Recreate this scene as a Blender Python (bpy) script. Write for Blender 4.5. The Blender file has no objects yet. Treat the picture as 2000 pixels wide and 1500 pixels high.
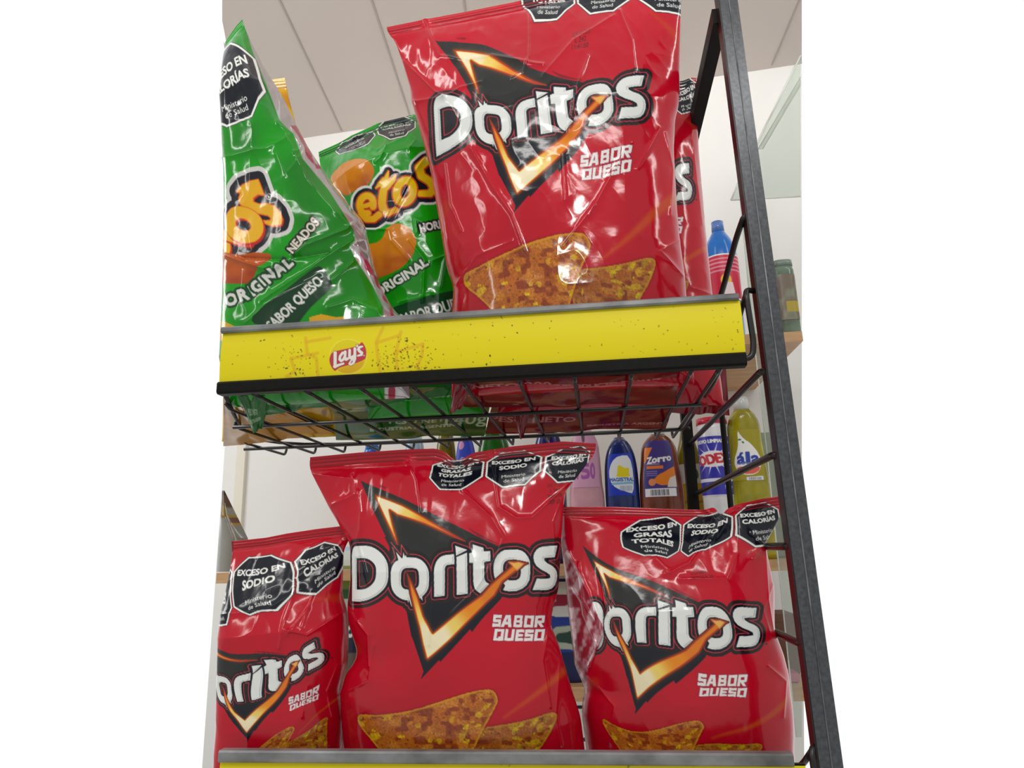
import bpy, math, random
import numpy as np
from mathutils import Matrix, Vector
random.seed(7); RNG = np.random.RandomState(11)
SC = bpy.context.scene; COL = SC.collection

# ------------------------------------------------------------------ camera solved from the photograph
F = 1351.; CX, CY = 1000., 750.
def nrm(v):
    v = np.array(v, float); return v/np.linalg.norm(v)
EY = nrm((168, 319, F)); EX = -nrm((-12100, 650, F)); EX = nrm(EX-EY*(EX@EY)); EZ = np.cross(EX, EY)
RW = np.array([EX, EY, EZ])
def ray(px, py): return RW@np.array([(px-CX)/F, (py-CY)/F, 1.])
CAM = np.array([0, 0, 1.5])-ray(1440, 578)*0.66
def atY(px, py, Y): r = ray(px, py); return CAM+r*((Y-CAM[1])/r[1])
def atZ(px, py, Z): r = ray(px, py); return CAM+r*((Z-CAM[2])/r[2])
def proj(P):
    c = (np.asarray(P)-CAM)@RW
    return CX+F*c[..., 0]/c[..., 2], CY+F*c[..., 1]/c[..., 2]
def planept(px, py, n, d):
    r = ray(px, py); return CAM+r*((d-n@CAM)/(n@r))
cam = bpy.data.cameras.new('camera'); cam.sensor_width = 36; cam.lens = F/2000*36; cam.clip_start = .01
co = bpy.data.objects.new('camera', cam); COL.objects.link(co); SC.camera = co
m3 = np.array([RW@np.array([1, 0, 0]), RW@np.array([0, -1, 0]), RW@np.array([0, 0, -1])]).T
co.matrix_world = Matrix.Translation(Vector(CAM)) @ Matrix([list(r) for r in m3]).to_4x4()
SC.view_settings.view_transform = 'Standard'; SC.view_settings.look = 'None'

# ------------------------------------------------------------------ materials
def lin(c):
    c = np.asarray(c, float)/255.
    return np.where(c <= .04045, c/12.92, ((c+.055)/1.055)**2.4)
def mat(name, rgb, rough=.5, metal=0., spec=.5, noise=0., nscale=40., bump=0., bscale=60., coat=0., attr=False, trans=0., rgb2=None, stretch=None):
    m = bpy.data.materials.new(name); m.use_nodes = True; nt = m.node_tree; b = nt.nodes['Principled BSDF']
    b.inputs['Roughness'].default_value = rough; b.inputs['Metallic'].default_value = metal
    b.inputs['Specular IOR Level'].default_value = spec; b.inputs['Coat Weight'].default_value = coat
    b.inputs['Coat Roughness'].default_value = .08
    b.inputs['Transmission Weight'].default_value = trans
    tc = nt.nodes.new('ShaderNodeTexCoord')
    src = tc.outputs['Object']
    if stretch:
        mp = nt.nodes.new('ShaderNodeMapping'); mp.inputs['Scale'].default_value = stretch
        nt.links.new(src, mp.inputs['Vector']); src = mp.outputs['Vector']
    if attr:
        a = nt.nodes.new('ShaderNodeAttribute'); a.attribute_name = 'print'
        nt.links.new(a.outputs['Color'], b.inputs['Base Color']); nt.links.new(a.outputs['Alpha'], b.inputs['Metallic'])
    else:
        n = nt.nodes.new('ShaderNodeTexNoise'); n.inputs['Scale'].default_value = nscale; n.inputs['Detail'].default_value = 5
        nt.links.new(src, n.inputs['Vector'])
        r = nt.nodes.new('ShaderNodeValToRGB')
        c1 = lin(rgb); c2 = lin(rgb2) if rgb2 else c1*(1-noise)
        r.color_ramp.elements[0].color = (*c2, 1); r.color_ramp.elements[1].color = (*c1, 1)
        r.color_ramp.elements[0].position = .3; r.color_ramp.elements[1].position = .7
        nt.links.new(n.outputs['Fac'], r.inputs['Fac']); nt.links.new(r.outputs['Color'], b.inputs['Base Color'])
    if bump:
        n2 = nt.nodes.new('ShaderNodeTexNoise'); n2.inputs['Scale'].default_value = bscale; n2.inputs['Detail'].default_value = 3
        nt.links.new(src, n2.inputs['Vector'])
        bp = nt.nodes.new('ShaderNodeBump'); bp.inputs['Strength'].default_value = bump; bp.inputs['Distance'].default_value = .004
        nt.links.new(n2.outputs['Fac'], bp.inputs['Height']); nt.links.new(bp.outputs['Normal'], b.inputs['Normal'])
    return m
M_FILM = mat('printed_film', (0, 0, 0), rough=.13, spec=.42, attr=True, bump=.08, bscale=55, coat=.12)
M_LABEL = mat('printed_label', (0, 0, 0), rough=.4, attr=True)
M_STRIP = mat('printed_card', (0, 0, 0), rough=.45, attr=True, spec=.3)
M_SILVER = mat('silver_film', (196, 192, 194), rough=.25, metal=.6, noise=.2, nscale=30)
M_REDBACK = mat('red_film', (150, 10, 26), rough=.2, noise=.25, nscale=18, bump=.3, bscale=40)
M_GRNBACK = mat('green_film', (14, 96, 20), rough=.2, noise=.25, nscale=18, bump=.3, bscale=40)
M_YELBACK = mat('yellow_film', (198, 150, 20), rough=.25, rgb2=(150, 92, 14), nscale=16, bump=.3, bscale=40)
M_BLACK = mat('black_enamel', (18, 17, 16), spec=.15, rough=.5, noise=.4, nscale=200)
M_WIRE = mat('black_wire_enamel', (30, 27, 26), rough=.3, noise=.3, nscale=120)
M_POST = mat('worn_black_steel', (92, 94, 98), rough=.26, rgb2=(68, 70, 74), nscale=260, metal=.45)
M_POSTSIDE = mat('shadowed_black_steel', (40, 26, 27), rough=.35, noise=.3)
M_LIP = mat('worn_grey_steel', (150, 151, 152), rough=.35, rgb2=(88, 88, 88), nscale=38, metal=.3, stretch=(.6, 1, 1))
M_WALL = mat('white_wall_paint', (230, 229, 226), rough=.85, noise=.03, nscale=6)
M_CEIL = mat('ceiling_panels', (206, 196, 189), rough=.8, noise=.04, nscale=3)
M_SEAM = mat('ceiling_seam', (176, 168, 162), rough=.9)
M_WOOD = mat('pale_wood', (206, 168, 122), rough=.5, rgb2=(180, 136, 92), nscale=14, stretch=(1, 8, 8))
M_WOODDK = mat('brown_board', (130, 100, 66), rough=.6, noise=.2, nscale=9)
M_CREAM = mat('cream_trim', (224, 219, 205), rough=.7, noise=.03)
def glassy(name, rgb, mixv):
    m = bpy.data.materials.new(name); m.use_nodes = True; nt = m.node_tree; nt.nodes.clear()
    o = nt.nodes.new('ShaderNodeOutputMaterial'); mx = nt.nodes.new('ShaderNodeMixShader')
    t = nt.nodes.new('ShaderNodeBsdfTransparent'); t.inputs['Color'].default_value = (*lin(rgb), 1)
    g = nt.nodes.new('ShaderNodeBsdfPrincipled'); g.inputs['Base Color'].default_value = (.75, .77, .74, 1); g.inputs['Roughness'].default_value = .15
    mx.inputs['Fac'].default_value = mixv
    nt.links.new(t.outputs[0], mx.inputs[1]); nt.links.new(g.outputs[0], mx.inputs[2]); nt.links.new(mx.outputs[0], o.inputs[0]); return m
M_ACRYL = glassy('clear_acrylic', (236, 240, 236), .14)
M_ACEDGE = mat('acrylic_edge', (215, 218, 208), rough=.25, noise=.1)
M_JAR = mat('green_glass', (118, 140, 122), rough=.15, rgb2=(84, 92, 76), nscale=26)

# ------------------------------------------------------------------ object helpers
def link(name, me, m=None, parent=None):
    o = bpy.data.objects.new(name, me); COL.objects.link(o)
    if m is not None and me is not None and not me.materials: me.materials.append(m)
    if parent is not None: o.parent = parent
    return o
def tag(o, label=None, cat=None, group=None, kind=None):
    if label: o['label'] = label
    if cat: o['category'] = cat
    if group: o['group'] = group
    if kind: o['kind'] = kind
    return o
def empty(name, loc, label, cat, group=None):
    o = bpy.data.objects.new(name, None); COL.objects.link(o); o.location = loc; o.empty_display_size = .02
    return tag(o, label, cat, group)
def tris_mesh(name, V, Fc, smooth=False):
    me = bpy.data.meshes.new(name); me.from_pydata([tuple(map(float, v)) for v in V], [], Fc); me.update()
    if smooth: me.polygons.foreach_set('use_smooth', [True]*len(me.polygons))
    return me
class MB:
    """collects shapes in world space, builds one mesh whose origin is its parent's"""
    def __init__(s): s.V = []; s.F = []; s.sm = []
    def add(s, V, Fc, smooth=False):
        n = len(s.V); s.V += [tuple(map(float, v)) for v in V]; s.F += [tuple(i+n for i in f) for f in Fc]; s.sm += [smooth]*len(Fc); return s
    def hexa(s, c):
        return s.add(c, [(0, 3, 2, 1), (4, 5, 6, 7), (0, 1, 5, 4), (1, 2, 6, 5), (2, 3, 7, 6), (3, 0, 4, 7)])
    def box(s, a, b):
        (x0, y0, z0), (x1, y1, z1) = a, b
        return s.hexa([(x0, y0, z0), (x1, y0, z0), (x1, y1, z0), (x0, y1, z0), (x0, y0, z1), (x1, y0, z1), (x1, y1, z1), (x0, y1, z1)])
    def bevbox(s, a, b, r):
        """box along X with chamfered long edges"""
        (x0, y0, z0), (x1, y1, z1) = a, b
        prof = [(y0+r, z0), (y1-r, z0), (y1, z0+r), (y1, z1-r), (y1-r, z1), (y0+r, z1), (y0, z1-r), (y0, z0+r)]
        V = [(x0, y, z) for y, z in prof]+[(x1, y, z) for y, z in prof]
        return s.add(V, [tuple(range(7, -1, -1)), tuple(range(8, 16))]+[(i, (i+1) % 8, 8+(i+1) % 8, 8+i) for i in range(8)])
    def tube(s, pts, r, n=10):
        pts = [np.array(p, float) for p in pts]; V = []; Fc = []
        up = None
        for i, p in enumerate(pts):
            t = nrm(pts[min(i+1, len(pts)-1)]-pts[max(i-1, 0)])
            if up is None:
                up = np.array([0, 0, 1.]) if abs(t[2]) < .9 else np.array([1., 0, 0])
            a = nrm(up-t*(up@t)); b = np.cross(t, a); up = a
            for k in range(n):
                th = 2*math.pi*k/n; V.append(p+r*(a*math.cos(th)+b*math.sin(th)))
        for i in range(len(pts)-1):
            for k in range(n):
                Fc.append((i*n+k, i*n+(k+1) % n, (i+1)*n+(k+1) % n, (i+1)*n+k))
        Fc.append(tuple(range(n-1, -1, -1))); Fc.append(tuple((len(pts)-1)*n+k for k in range(n)))
        return s.add(V, Fc, True)
    def build(s, name, m, parent=None):
        off = np.zeros(3)
        if parent is not None:
            q = parent
            while q is not None: off += np.array(q.location); q = q.parent
        me = tris_mesh(name, [np.array(v)-off for v in s.V], s.F)
        me.polygons.foreach_set('use_smooth', s.sm)
        return link(name, me, m, parent)
def bez(pts, n=6):
    """round a polyline's corners"""
    P = [np.array(p, float) for p in pts]; out = [P[0]]
    for i in range(1, len(P)-1):
        a, b, c = P[i-1], P[i], P[i+1]; r = min(np.linalg.norm(a-b), np.linalg.norm(c-b))*.45
        s0 = b+nrm(a-b)*r; s1 = b+nrm(c-b)*r
        for k in range(n+1):
            t = k/n; out.append((1-t)**2*s0+2*t*(1-t)*b+t*t*s1)
    return out+[P[-1]]

# ------------------------------------------------------------------ vector printing onto a colour grid
def segs_of(polys):
    S = []
    for p in polys:
        p = np.asarray(p, float); S.append(np.hstack([p, np.roll(p, -1, 0)]))
    return np.vstack(S)
def chaikin(p, it=2):
    p = np.asarray(p, float)
    for _ in range(it):
        q = np.roll(p, -1, 0); p = np.stack([p*.75+q*.25, p*.25+q*.75], 1).reshape(-1, 2)
    return p
def sstep(x, a, b):
    t = np.clip((x-a)/(b-a), 0, 1); return t*t*(3-2*t)
def vnoise(x, y, seed):
    g = np.random.RandomState(seed).rand(64, 64)
    xi = np.floor(x).astype(int); yi = np.floor(y).astype(int); fx = x-xi; fy = y-yi
    fx = fx*fx*fx*(fx*(fx*6-15)+10); fy = fy*fy*fy*(fy*(fy*6-15)+10)
    a = g[yi % 64, xi % 64]; b = g[yi % 64, (xi+1) % 64]; c = g[(yi+1) % 64, xi % 64]; d = g[(yi+1) % 64, (xi+1) % 64]
    return (a*(1-fx)+b*fx)*(1-fy)+(c*(1-fx)+d*fx)*fy
_TXT = {}
def glyphs(txt):
    if txt in _TXT: return _TXT[txt]
    cu = bpy.data.curves.new('t', 'FONT'); cu.body = txt; cu.resolution_u = 3
    ob = bpy.data.objects.new('t', cu); me = ob.to_mesh()
    nv = len(me.vertices); co = np.empty(nv*3); me.vertices.foreach_get('co', co); co = co.reshape(-1, 3)[:, :2]
    cnt = {}
    for p in me.polygons:
        for e in p.edge_keys: cnt[e] = cnt.get(e, 0)+1
    S = np.array([np.r_[co[a], co[b]] for (a, b), c in cnt.items() if c == 1])
    ob.to_mesh_clear(); bpy.data.objects.remove(ob); bpy.data.curves.remove(cu)
    _TXT[txt] = S; return S
_h = glyphs('H'); CAPH = _h[:, [1, 3]].max()-_h[:, [1, 3]].min()
class Art:
    def __init__(s, x0, y0, x1, y1, S, base):
        s.x0, s.y0, s.S = x0, y0, S; s.W = int((x1-x0)*S); s.H = int((y1-y0)*S)
        s.a = np.empty((s.H, s.W, 4)); s.a[..., :3] = np.array(base)/255.; s.a[..., 3] = 0
        s.X, s.Y = np.meshgrid(x0+(np.arange(s.W)+.5)/S, y0+(np.arange(s.H)+.5)/S)
    def copy(s):
        t = Art.__new__(Art); t.__dict__.update(s.__dict__); t.a = s.a.copy(); return t
    def sl(s, bb):
        i0 = max(0, int((bb[1]-s.y0)*s.S)); i1 = min(s.H, int((bb[3]-s.y0)*s.S)+1)
        j0 = max(0, int((bb[0]-s.x0)*s.S)); j1 = min(s.W, int((bb[2]-s.x0)*s.S)+1)
        return (slice(i0, i1), slice(j0, j1)) if i1 > i0 and j1 > j0 else None
    def sdf(s, segs, m=2):
        bb = (min(segs[:, 0].min(), segs[:, 2].min())-m, min(segs[:, 1].min(), segs[:, 3].min())-m, max(segs[:, 0].max(), segs[:, 2].max())+m, max(segs[:, 1].max(), segs[:, 3].max())+m)
        sl = s.sl(bb)
        if sl is None: return None, None
        x = s.X[sl].ravel().astype(np.float32); y = s.Y[sl].ravel().astype(np.float32); d2 = np.full(x.shape, 1e12, np.float32); ins = np.zeros(x.shape, bool)
        for ax, ay, bx, by in segs.astype(np.float32):
            ux, uy = bx-ax, by-ay; L = ux*ux+uy*uy
            if L < 1e-9: continue
            rx = x-ax; ry = y-ay
            t = np.clip((rx*ux+ry*uy)/L, 0, 1); ex = rx-t*ux; ey = ry-t*uy
            np.minimum(d2, ex*ex+ey*ey, out=d2)
            if ay != by:
                c = ((ay > y) != (by > y)) & (x < ux*(y-ay)/uy+ax); ins ^= c
        d = np.sqrt(d2); d[ins] *= -1
        return d.reshape(s.X[sl].shape), sl
    def caps(s, chains, m=2):
        """union of round-ended strokes: [(points, radius or radii)]"""
        P = np.vstack([np.asarray(c[0], float) for c in chains]); rm = max(np.max(c[1]) for c in chains)+m
        sl = s.sl((P[:, 0].min()-rm, P[:, 1].min()-rm, P[:, 0].max()+rm, P[:, 1].max()+rm))
        if sl is None: return None, None
        x = s.X[sl]; y = s.Y[sl]; d = np.full(x.shape, 1e6)
        for pts, r in chains:
            pts = np.asarray(pts, float); r = np.ones(len(pts))*r
            for i in range(len(pts)-1):
                ax, ay = pts[i]; ux, uy = pts[i+1]-pts[i]; L = ux*ux+uy*uy
                if L < 1e-9: continue
                t = np.clip(((x-ax)*ux+(y-ay)*uy)/L, 0, 1)
                d = np.minimum(d, np.hypot(x-ax-t*ux, y-ay-t*uy)-(r[i]*(1-t)+r[i+1]*t))
        return d, sl
    def put(s, sl, cov, col, metal=None):
        if sl is None: return
        cov = np.asarray(cov)[..., None]; col = np.asarray(col, float)/255.
        s.a[sl][..., :3] = s.a[sl][..., :3]*(1-cov)+col*cov
        if metal is not None: s.a[sl][..., 3] = s.a[sl][..., 3]*(1-cov[..., 0])+metal*cov[..., 0]
    def cov(s, d, w=0, soft=0): return np.clip(.5-(d-w)*(s.S if not soft else 1/soft), 0, 1)
    def band(s, d, lo, hi): return np.clip(.5+(d-lo)*s.S, 0, 1)*np.clip(.5-(d-hi)*s.S, 0, 1)
    def poly(s, polys, col, alpha=1, smooth=0, w=0, soft=0, metal=None):
        if np.ndim(polys[0][0]) == 0: polys = [polys]
        if smooth: polys = [chaikin(p, smooth) for p in polys]
        d, sl = s.sdf(segs_of(polys), m=3+w+soft*2)
        if sl is not None: s.put(sl, s.cov(d, w, soft)*alpha, col, metal)
        return d, sl
    def text(s, txt, cx, cy, h, col=(240, 240, 236), rot=0, bold=0., xs=1., shear=0., lines=(), alpha=1, width=None, arc=0):
        S = glyphs(txt)
        if len(S) == 0: return
        P = S.reshape(-1, 2).copy(); k = h/CAPH
        mid = (P[:, 0].min()+P[:, 0].max())/2
        if width: xs = width/((P[:, 0].max()-P[:, 0].min())*k)
        P[:, 0] = (P[:, 0]-mid)*k*xs; P[:, 1] = -(P[:, 1])*k+h/2
        P[:, 0] -= P[:, 1]*shear
        if arc: P[:, 1] += arc*(P[:, 0]**2)
        a = math.radians(-rot); c, sn = math.cos(a), math.sin(a)
        Q = np.stack([P[:, 0]*c-P[:, 1]*sn+cx, P[:, 0]*sn+P[:, 1]*c+cy], 1).reshape(-1, 4)
        d, sl = s.sdf(Q, m=3+max([bold]+[l[0]+bold for l in lines]))
        if sl is None: return
        for w, cc in lines: s.put(sl, s.cov(d, w+bold)*alpha, cc)
        s.put(sl, s.cov(d, bold)*alpha, col)
    def sample(s, ax, ay):
        u = np.clip((ax-s.x0)*s.S-.5, 0, s.W-1.001); v = np.clip((ay-s.y0)*s.S-.5, 0, s.H-1.001)
        i = v.astype(int); j = u.astype(int); fu = (u-j)[:, None]; fv = (v-i)[:, None]
        return (s.a[i, j]*(1-fu)+s.a[i, j+1]*fu)*(1-fv)+(s.a[i+1, j]*(1-fu)+s.a[i+1, j+1]*fu)*fv

NAVY = (13, 16, 29); OFFW = (238, 238, 232)
def octagon(A, cx, cy, hw, hh, lines, rot=0, ministry=True):
    k = .42; P = np.array([(-k, -1), (k, -1), (1, -k), (1, k), (k, 1), (-k, 1), (-1, k), (-1, -k)])*[hw, hh]
    a = math.radians(-rot); R = np.array([[math.cos(a), -math.sin(a)], [math.sin(a), math.cos(a)]])
    Q = P@R.T+[cx, cy]
    d, sl = A.sdf(segs_of([Q]), m=6)
    A.put(sl, A.cov(d, 1.2), (30, 24, 30)); A.put(sl, A.cov(d), OFFW); A.put(sl, A.cov(d, -hw*.065), NAVY)
    n = len(lines); h = hh*.2; ys = {3: (-.52, -.2, .12), 2: (-.36, -.02), 1: (-.1,)}[n]
    ww = {'EXCESO EN': 1.55, 'GRASAS': 1.1, 'TOTALES': 1.25, 'SODIO': 1.0, 'CALORÍAS': 1.45}
    for t, y in zip(lines, ys):
        p = R@np.array([0, y*hh]); A.text(t, cx+p[0], cy+p[1], h, OFFW, rot, bold=hw*.013, width=ww[t]*hw)
    for t, y, w in (('Ministerio', .47, .86), ('de Salud', .7, .74)):
        p = R@np.array([0, y*hh]); A.text(t, cx+p[0], cy+p[1], hh*.15, OFFW, rot, bold=hw*.002, width=w*hw)

# ---- art of the red tortilla chip bag, in the coordinates of the middle lower bag
def T(pts, ox, oy, k): return np.array(pts, float)*k+[ox, oy]
Z1 = lambda p: T(p, 670, 930, .11)
Z2 = lambda p: T(p, 670, 1040, .11)
Z3 = lambda p: T(p, 880, 1040, .11)
Z4 = lambda p: T(p, 780, 1160, .11)
ZC = lambda p: T(p, 660, 1320, .25)
def chip_texture(A, d, sl, seed, dark=0.):
    x = A.X[sl]; y = A.Y[sl]
    n1 = vnoise(x/22, y/16, seed); n2 = vnoise(x/10, y/7.5, seed+1); n3 = vnoise(x/2.4, y/2.2, seed+2); n4 = vnoise(x/12, y/9, seed+3)
    base = np.array([180, 98, 30.])*np.ones(x.shape+(1,)); base = base+(np.array([196, 120, 40])-base)*sstep(n1, .4, .75)[..., None]
    base = base+(np.array([128, 48, 26])-base)*(sstep(n4, .55, .8)*.75)[..., None]
    rs = np.random.RandomState(seed); x0, x1, y0, y1 = x.min(), x.max(), y.min(), y.max(); sp = np.zeros(x.shape)
    for _ in range(60):
        cx, cy = rs.uniform(x0, x1), rs.uniform(y0, y1); ra = rs.uniform(3, 11); rb = ra*rs.uniform(.35, .8); th = rs.uniform(-1.2, .4)
        u_ = (x-cx)*math.cos(th)+(y-cy)*math.sin(th); v_ = -(x-cx)*math.sin(th)+(y-cy)*math.cos(th)
        sp = np.maximum(sp, sstep(1.25-np.hypot(u_/ra, v_/rb)+(n3-.5)*.5+(n2-.5)*.6, 0, .5)*rs.uniform(.45, 1))
    base = base+(np.array([218, 184, 22])-base)*sp[..., None]
    base *= (1+.28*(n3-.5))[..., None]
    base = base+(np.array([88, 40, 14])-base)*(sstep(vnoise(x/3.2, y/3, seed+5), .86, .93)*.7)[..., None]
    e = sstep(-d, 0, 6); base = np.array([208, 150, 24])*(1-e[..., None])+base*e[..., None]
    base *= 1-dark
    A.put(sl, A.cov(d+1.2*(n3-.5)), base)
CHIP1 = ZC([(150, 345), (163, 305), (190, 293), (330, 298), (530, 275), (700, 235), (900, 170), (1050, 125), (1180, 103), (1225, 120), (1253, 180), (1240, 230), (1150, 390), (1060, 570), (950, 800), (820, 900), (650, 860), (450, 700), (340, 570), (260, 480), (180, 400)])
CHIP2 = ZC([(1100, 410), (1300, 375), (1450, 345), (1600, 300), (1690, 280), (1717, 310), (1700, 360), (1640, 470), (1560, 575), (1450, 780), (1250, 900), (1050, 760), (1040, 560)])
def sabor(A):
    th = .27; tv = .25
    bars = {'S': [(0, 0, 1, tv), (0, 0, th, .55), (0, .4, 1, .6), (1-th, .4, 1, 1), (0, 1-tv, 1, 1)],
            'B': [(0, 0, th, 1), (0, 0, .95, .2), (0, .41, .95, .6), (0, .8, 1, 1), (1-th, .5, 1, 1), (.68, 0, .95, .5)],
            'O': [(0, 0, th, 1), (1-th, 0, 1, 1), (0, 0, 1, tv*.8), (0, 1-tv*.8, 1, 1)],
            'Q': [(0, 0, th, 1), (1-th, 0, 1, 1), (0, 0, 1, tv*.8), (0, 1-tv*.8, 1.03, 1), (.5, .66, .75, 1)],
            'U': [(0, 0, th, 1), (1-th, 0, 1, 1), (0, 1-tv*.9, 1, 1)],
            'E': [(0, 0, th+.04, 1), (0, 0, 1, tv*.9), (0, .41, .9, .6), (0, 1-tv*.9, 1, 1)],
            'R': [(0, 0, th, 1), (0, 0, 1, .2), (1-th, 0, 1, .55), (0, .45, .95, .64)], 'A': [(.3, .6, .72, .78), (.32, 0, .75, .22)]}
    rows = [(240, 488, [('S', 255, 425), ('A', 452, 660), ('B', 712, 893), ('O', 938, 1132), ('R', 1168, 1366)]),
            (542, 780, [('Q', 280, 480), ('U', 515, 708), ('E', 748, 915), ('S', 945, 1122), ('O', 1160, 1360)])]
    P = []
    for y0, y1, row in rows:
        for ch, x0, x1 in row:
            def q(u, v): return (940+.09*(x0+u*(x1-x0)+(.5-v)*34), 1180+.09*(y0+v*(y1-y0)))
            for a, b, c, d in bars[ch]: P.append([q(a, b), q(c, b), q(c, d), q(a, d)])
            if ch == 'A': P += [[q(.32, 0), q(.58, 0), q(.24, 1), q(-.06, 1)], [q(.5, 0), q(.8, 0), q(1.02, 1), q(.72, 1)]]
            if ch == 'R': P.append([q(.3, .6), q(.62, .6), q(1.0, 1), q(.68, 1)])
    dd = None
    bb = (955, 1190, 1075, 1262); sl = A.sl(bb); x, y = A.X[sl], A.Y[sl]
    D = np.full(x.shape, 1e6)
    for p in P:
        p = np.array(p); q = np.roll(p, -1, 0); e = q-p; n = np.stack([e[:, 1], -e[:, 0]], 1)/np.linalg.norm(e, axis=1)[:, None]
        D = np.minimum(D, np.max([n[i, 0]*(x-p[i, 0])+n[i, 1]*(y-p[i, 1]) for i in range(len(p))], 0))
    A.put(sl, A.cov(D-1.6, 0, 2.2)*.55, (110, 14, 70)); A.put(sl, A.cov(D, .45), (238, 232, 228))
def fire(A, poly, v0, seed, reach):
    d, sl = A.sdf(segs_of([poly]), m=10)
    x = A.X[sl]; y = A.Y[sl]; h = np.clip(1-np.hypot(x-v0[0], y-v0[1])/reach, 0, 1)
    A.put(sl, np.exp(-np.clip(d, 0, None)/2.6)*.75*(.35+.65*h), (196, 92, 22))
    edge = sstep(-d, .4, 4.6)
    c0 = np.array([178, 52, 34.]); c1 = np.array([238, 140, 26.]); c2 = np.array([246, 214, 110.]); c3 = np.array([250, 236, 196.])
    t = np.clip(edge*(.34+.95*h**1.25), 0, 1.15)[..., None]
    c = c0+(c1-c0)*sstep(t, .12, .42); c = c+(c2-c)*sstep(t, .5, .82); c = c+(c3-c)*sstep(t, .85, 1.02)
    A.put(sl, A.cov(d), c)
LET = [chaikin(Z2([(140, 430), (155, 330), (185, 265), (235, 240), (430, 240), (560, 272), (680, 358), (762, 470), (805, 590), (810, 760), (790, 900), (740, 1000), (640, 1100), (540, 1160), (440, 1200), (330, 1220), (240, 1222), (150, 1224), (150, 1222), (142, 800)]), 1),
       chaikin(Z2([(250, 455), (252, 455), (390, 448), (480, 475), (550, 530), (595, 600), (607, 680), (600, 780), (580, 860), (530, 930), (450, 985), (380, 1005), (257, 1008), (255, 1008)]), 1),
       Z2([(980, 495), (950, 358), (1030, 452), (1045, 464), (1060, 440), (1075, 362), (1098, 428), (1112, 404), (1130, 442), (1250, 442), (1310, 452), (1365, 472), (1410, 500), (1450, 540), (1485, 590), (1510, 640), (1525, 700), (1526, 830), (1520, 940), (1505, 1000), (1480, 1050), (1440, 1100), (1400, 1135), (1410, 1215), (1370, 1160), (1330, 1190), (1230, 1300), (1216, 1318), (1192, 1255), (1170, 1190), (1155, 1250), (1143, 1207), (1090, 1198), (1040, 1182), (1000, 1160), (950, 1122), (905, 1070), (872, 1010), (852, 930), (846, 850), (848, 720), (862, 640), (880, 590), (905, 552), (940, 515)]),
       chaikin(Z2([(1110, 622), (1250, 622), (1320, 645), (1347, 710), (1347, 910), (1320, 970), (1250, 1010), (1120, 1018), (1050, 985), (1022, 910), (1024, 740), (1050, 660)]), 1),
       np.vstack([Z2([(1980, 388), (1982, 562), (1890, 568), (1845, 580), (1820, 604), (1810, 640), (1800, 1125), (1615, 1140), (1620, 650), (1632, 590), (1655, 530), (1690, 480), (1735, 440), (1790, 415), (1860, 400)])]),
       Z3([(100, 243), (300, 305), (105, 412)]), Z3([(110, 437), (292, 355), (302, 1092), (105, 1112)]),
       Z3([(395, 208), (580, 265), (585, 330), (700, 325), (702, 502), (590, 520), (600, 830), (625, 885), (692, 925), (525, 1087), (470, 1050), (430, 1000), (408, 940), (400, 870), (398, 535), (330, 537), (330, 365), (396, 345)]),
       Z3([(790, 840), (768, 760), (760, 660), (762, 580), (785, 490), (830, 405), (885, 345), (950, 312), (1060, 300), (1180, 300), (1260, 322), (1320, 365), (1370, 430), (1402, 505), (1412, 600), (1415, 720), (1400, 850), (1350, 940), (1280, 1000), (1180, 1042), (1040, 1052), (930, 1032), (970, 950), (900, 860)]),
       chaikin(Z3([(935, 700), (928, 600), (955, 525), (1020, 485), (1150, 478), (1218, 510), (1250, 600), (1250, 760), (1215, 835), (1130, 865), (1000, 850), (940, 780)]), 1),
       Z3([(1900, 228), (1850, 425), (1690, 440), (1655, 447), (1662, 490), (1720, 540), (1800, 582), (1850, 630), (1880, 690), (1888, 760), (1880, 840), (1850, 930), (1800, 988), (1720, 1015), (1460, 1022), (1530, 820), (1730, 812), (1768, 795), (1760, 745), (1700, 700), (1600, 650), (1525, 592), (1482, 525), (1465, 440), (1478, 370), (1520, 300), (1570, 262), (1640, 240), (1760, 232)])]
def streak(A, p0, p1, w, col, al):
    d, sl = A.caps([([p0, p1], [w*.35, w])], m=w*2)
    t = np.clip(-d/w*1.2+.3, 0, 1); A.put(sl, t*t*(3-2*t)*al, col)
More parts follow.
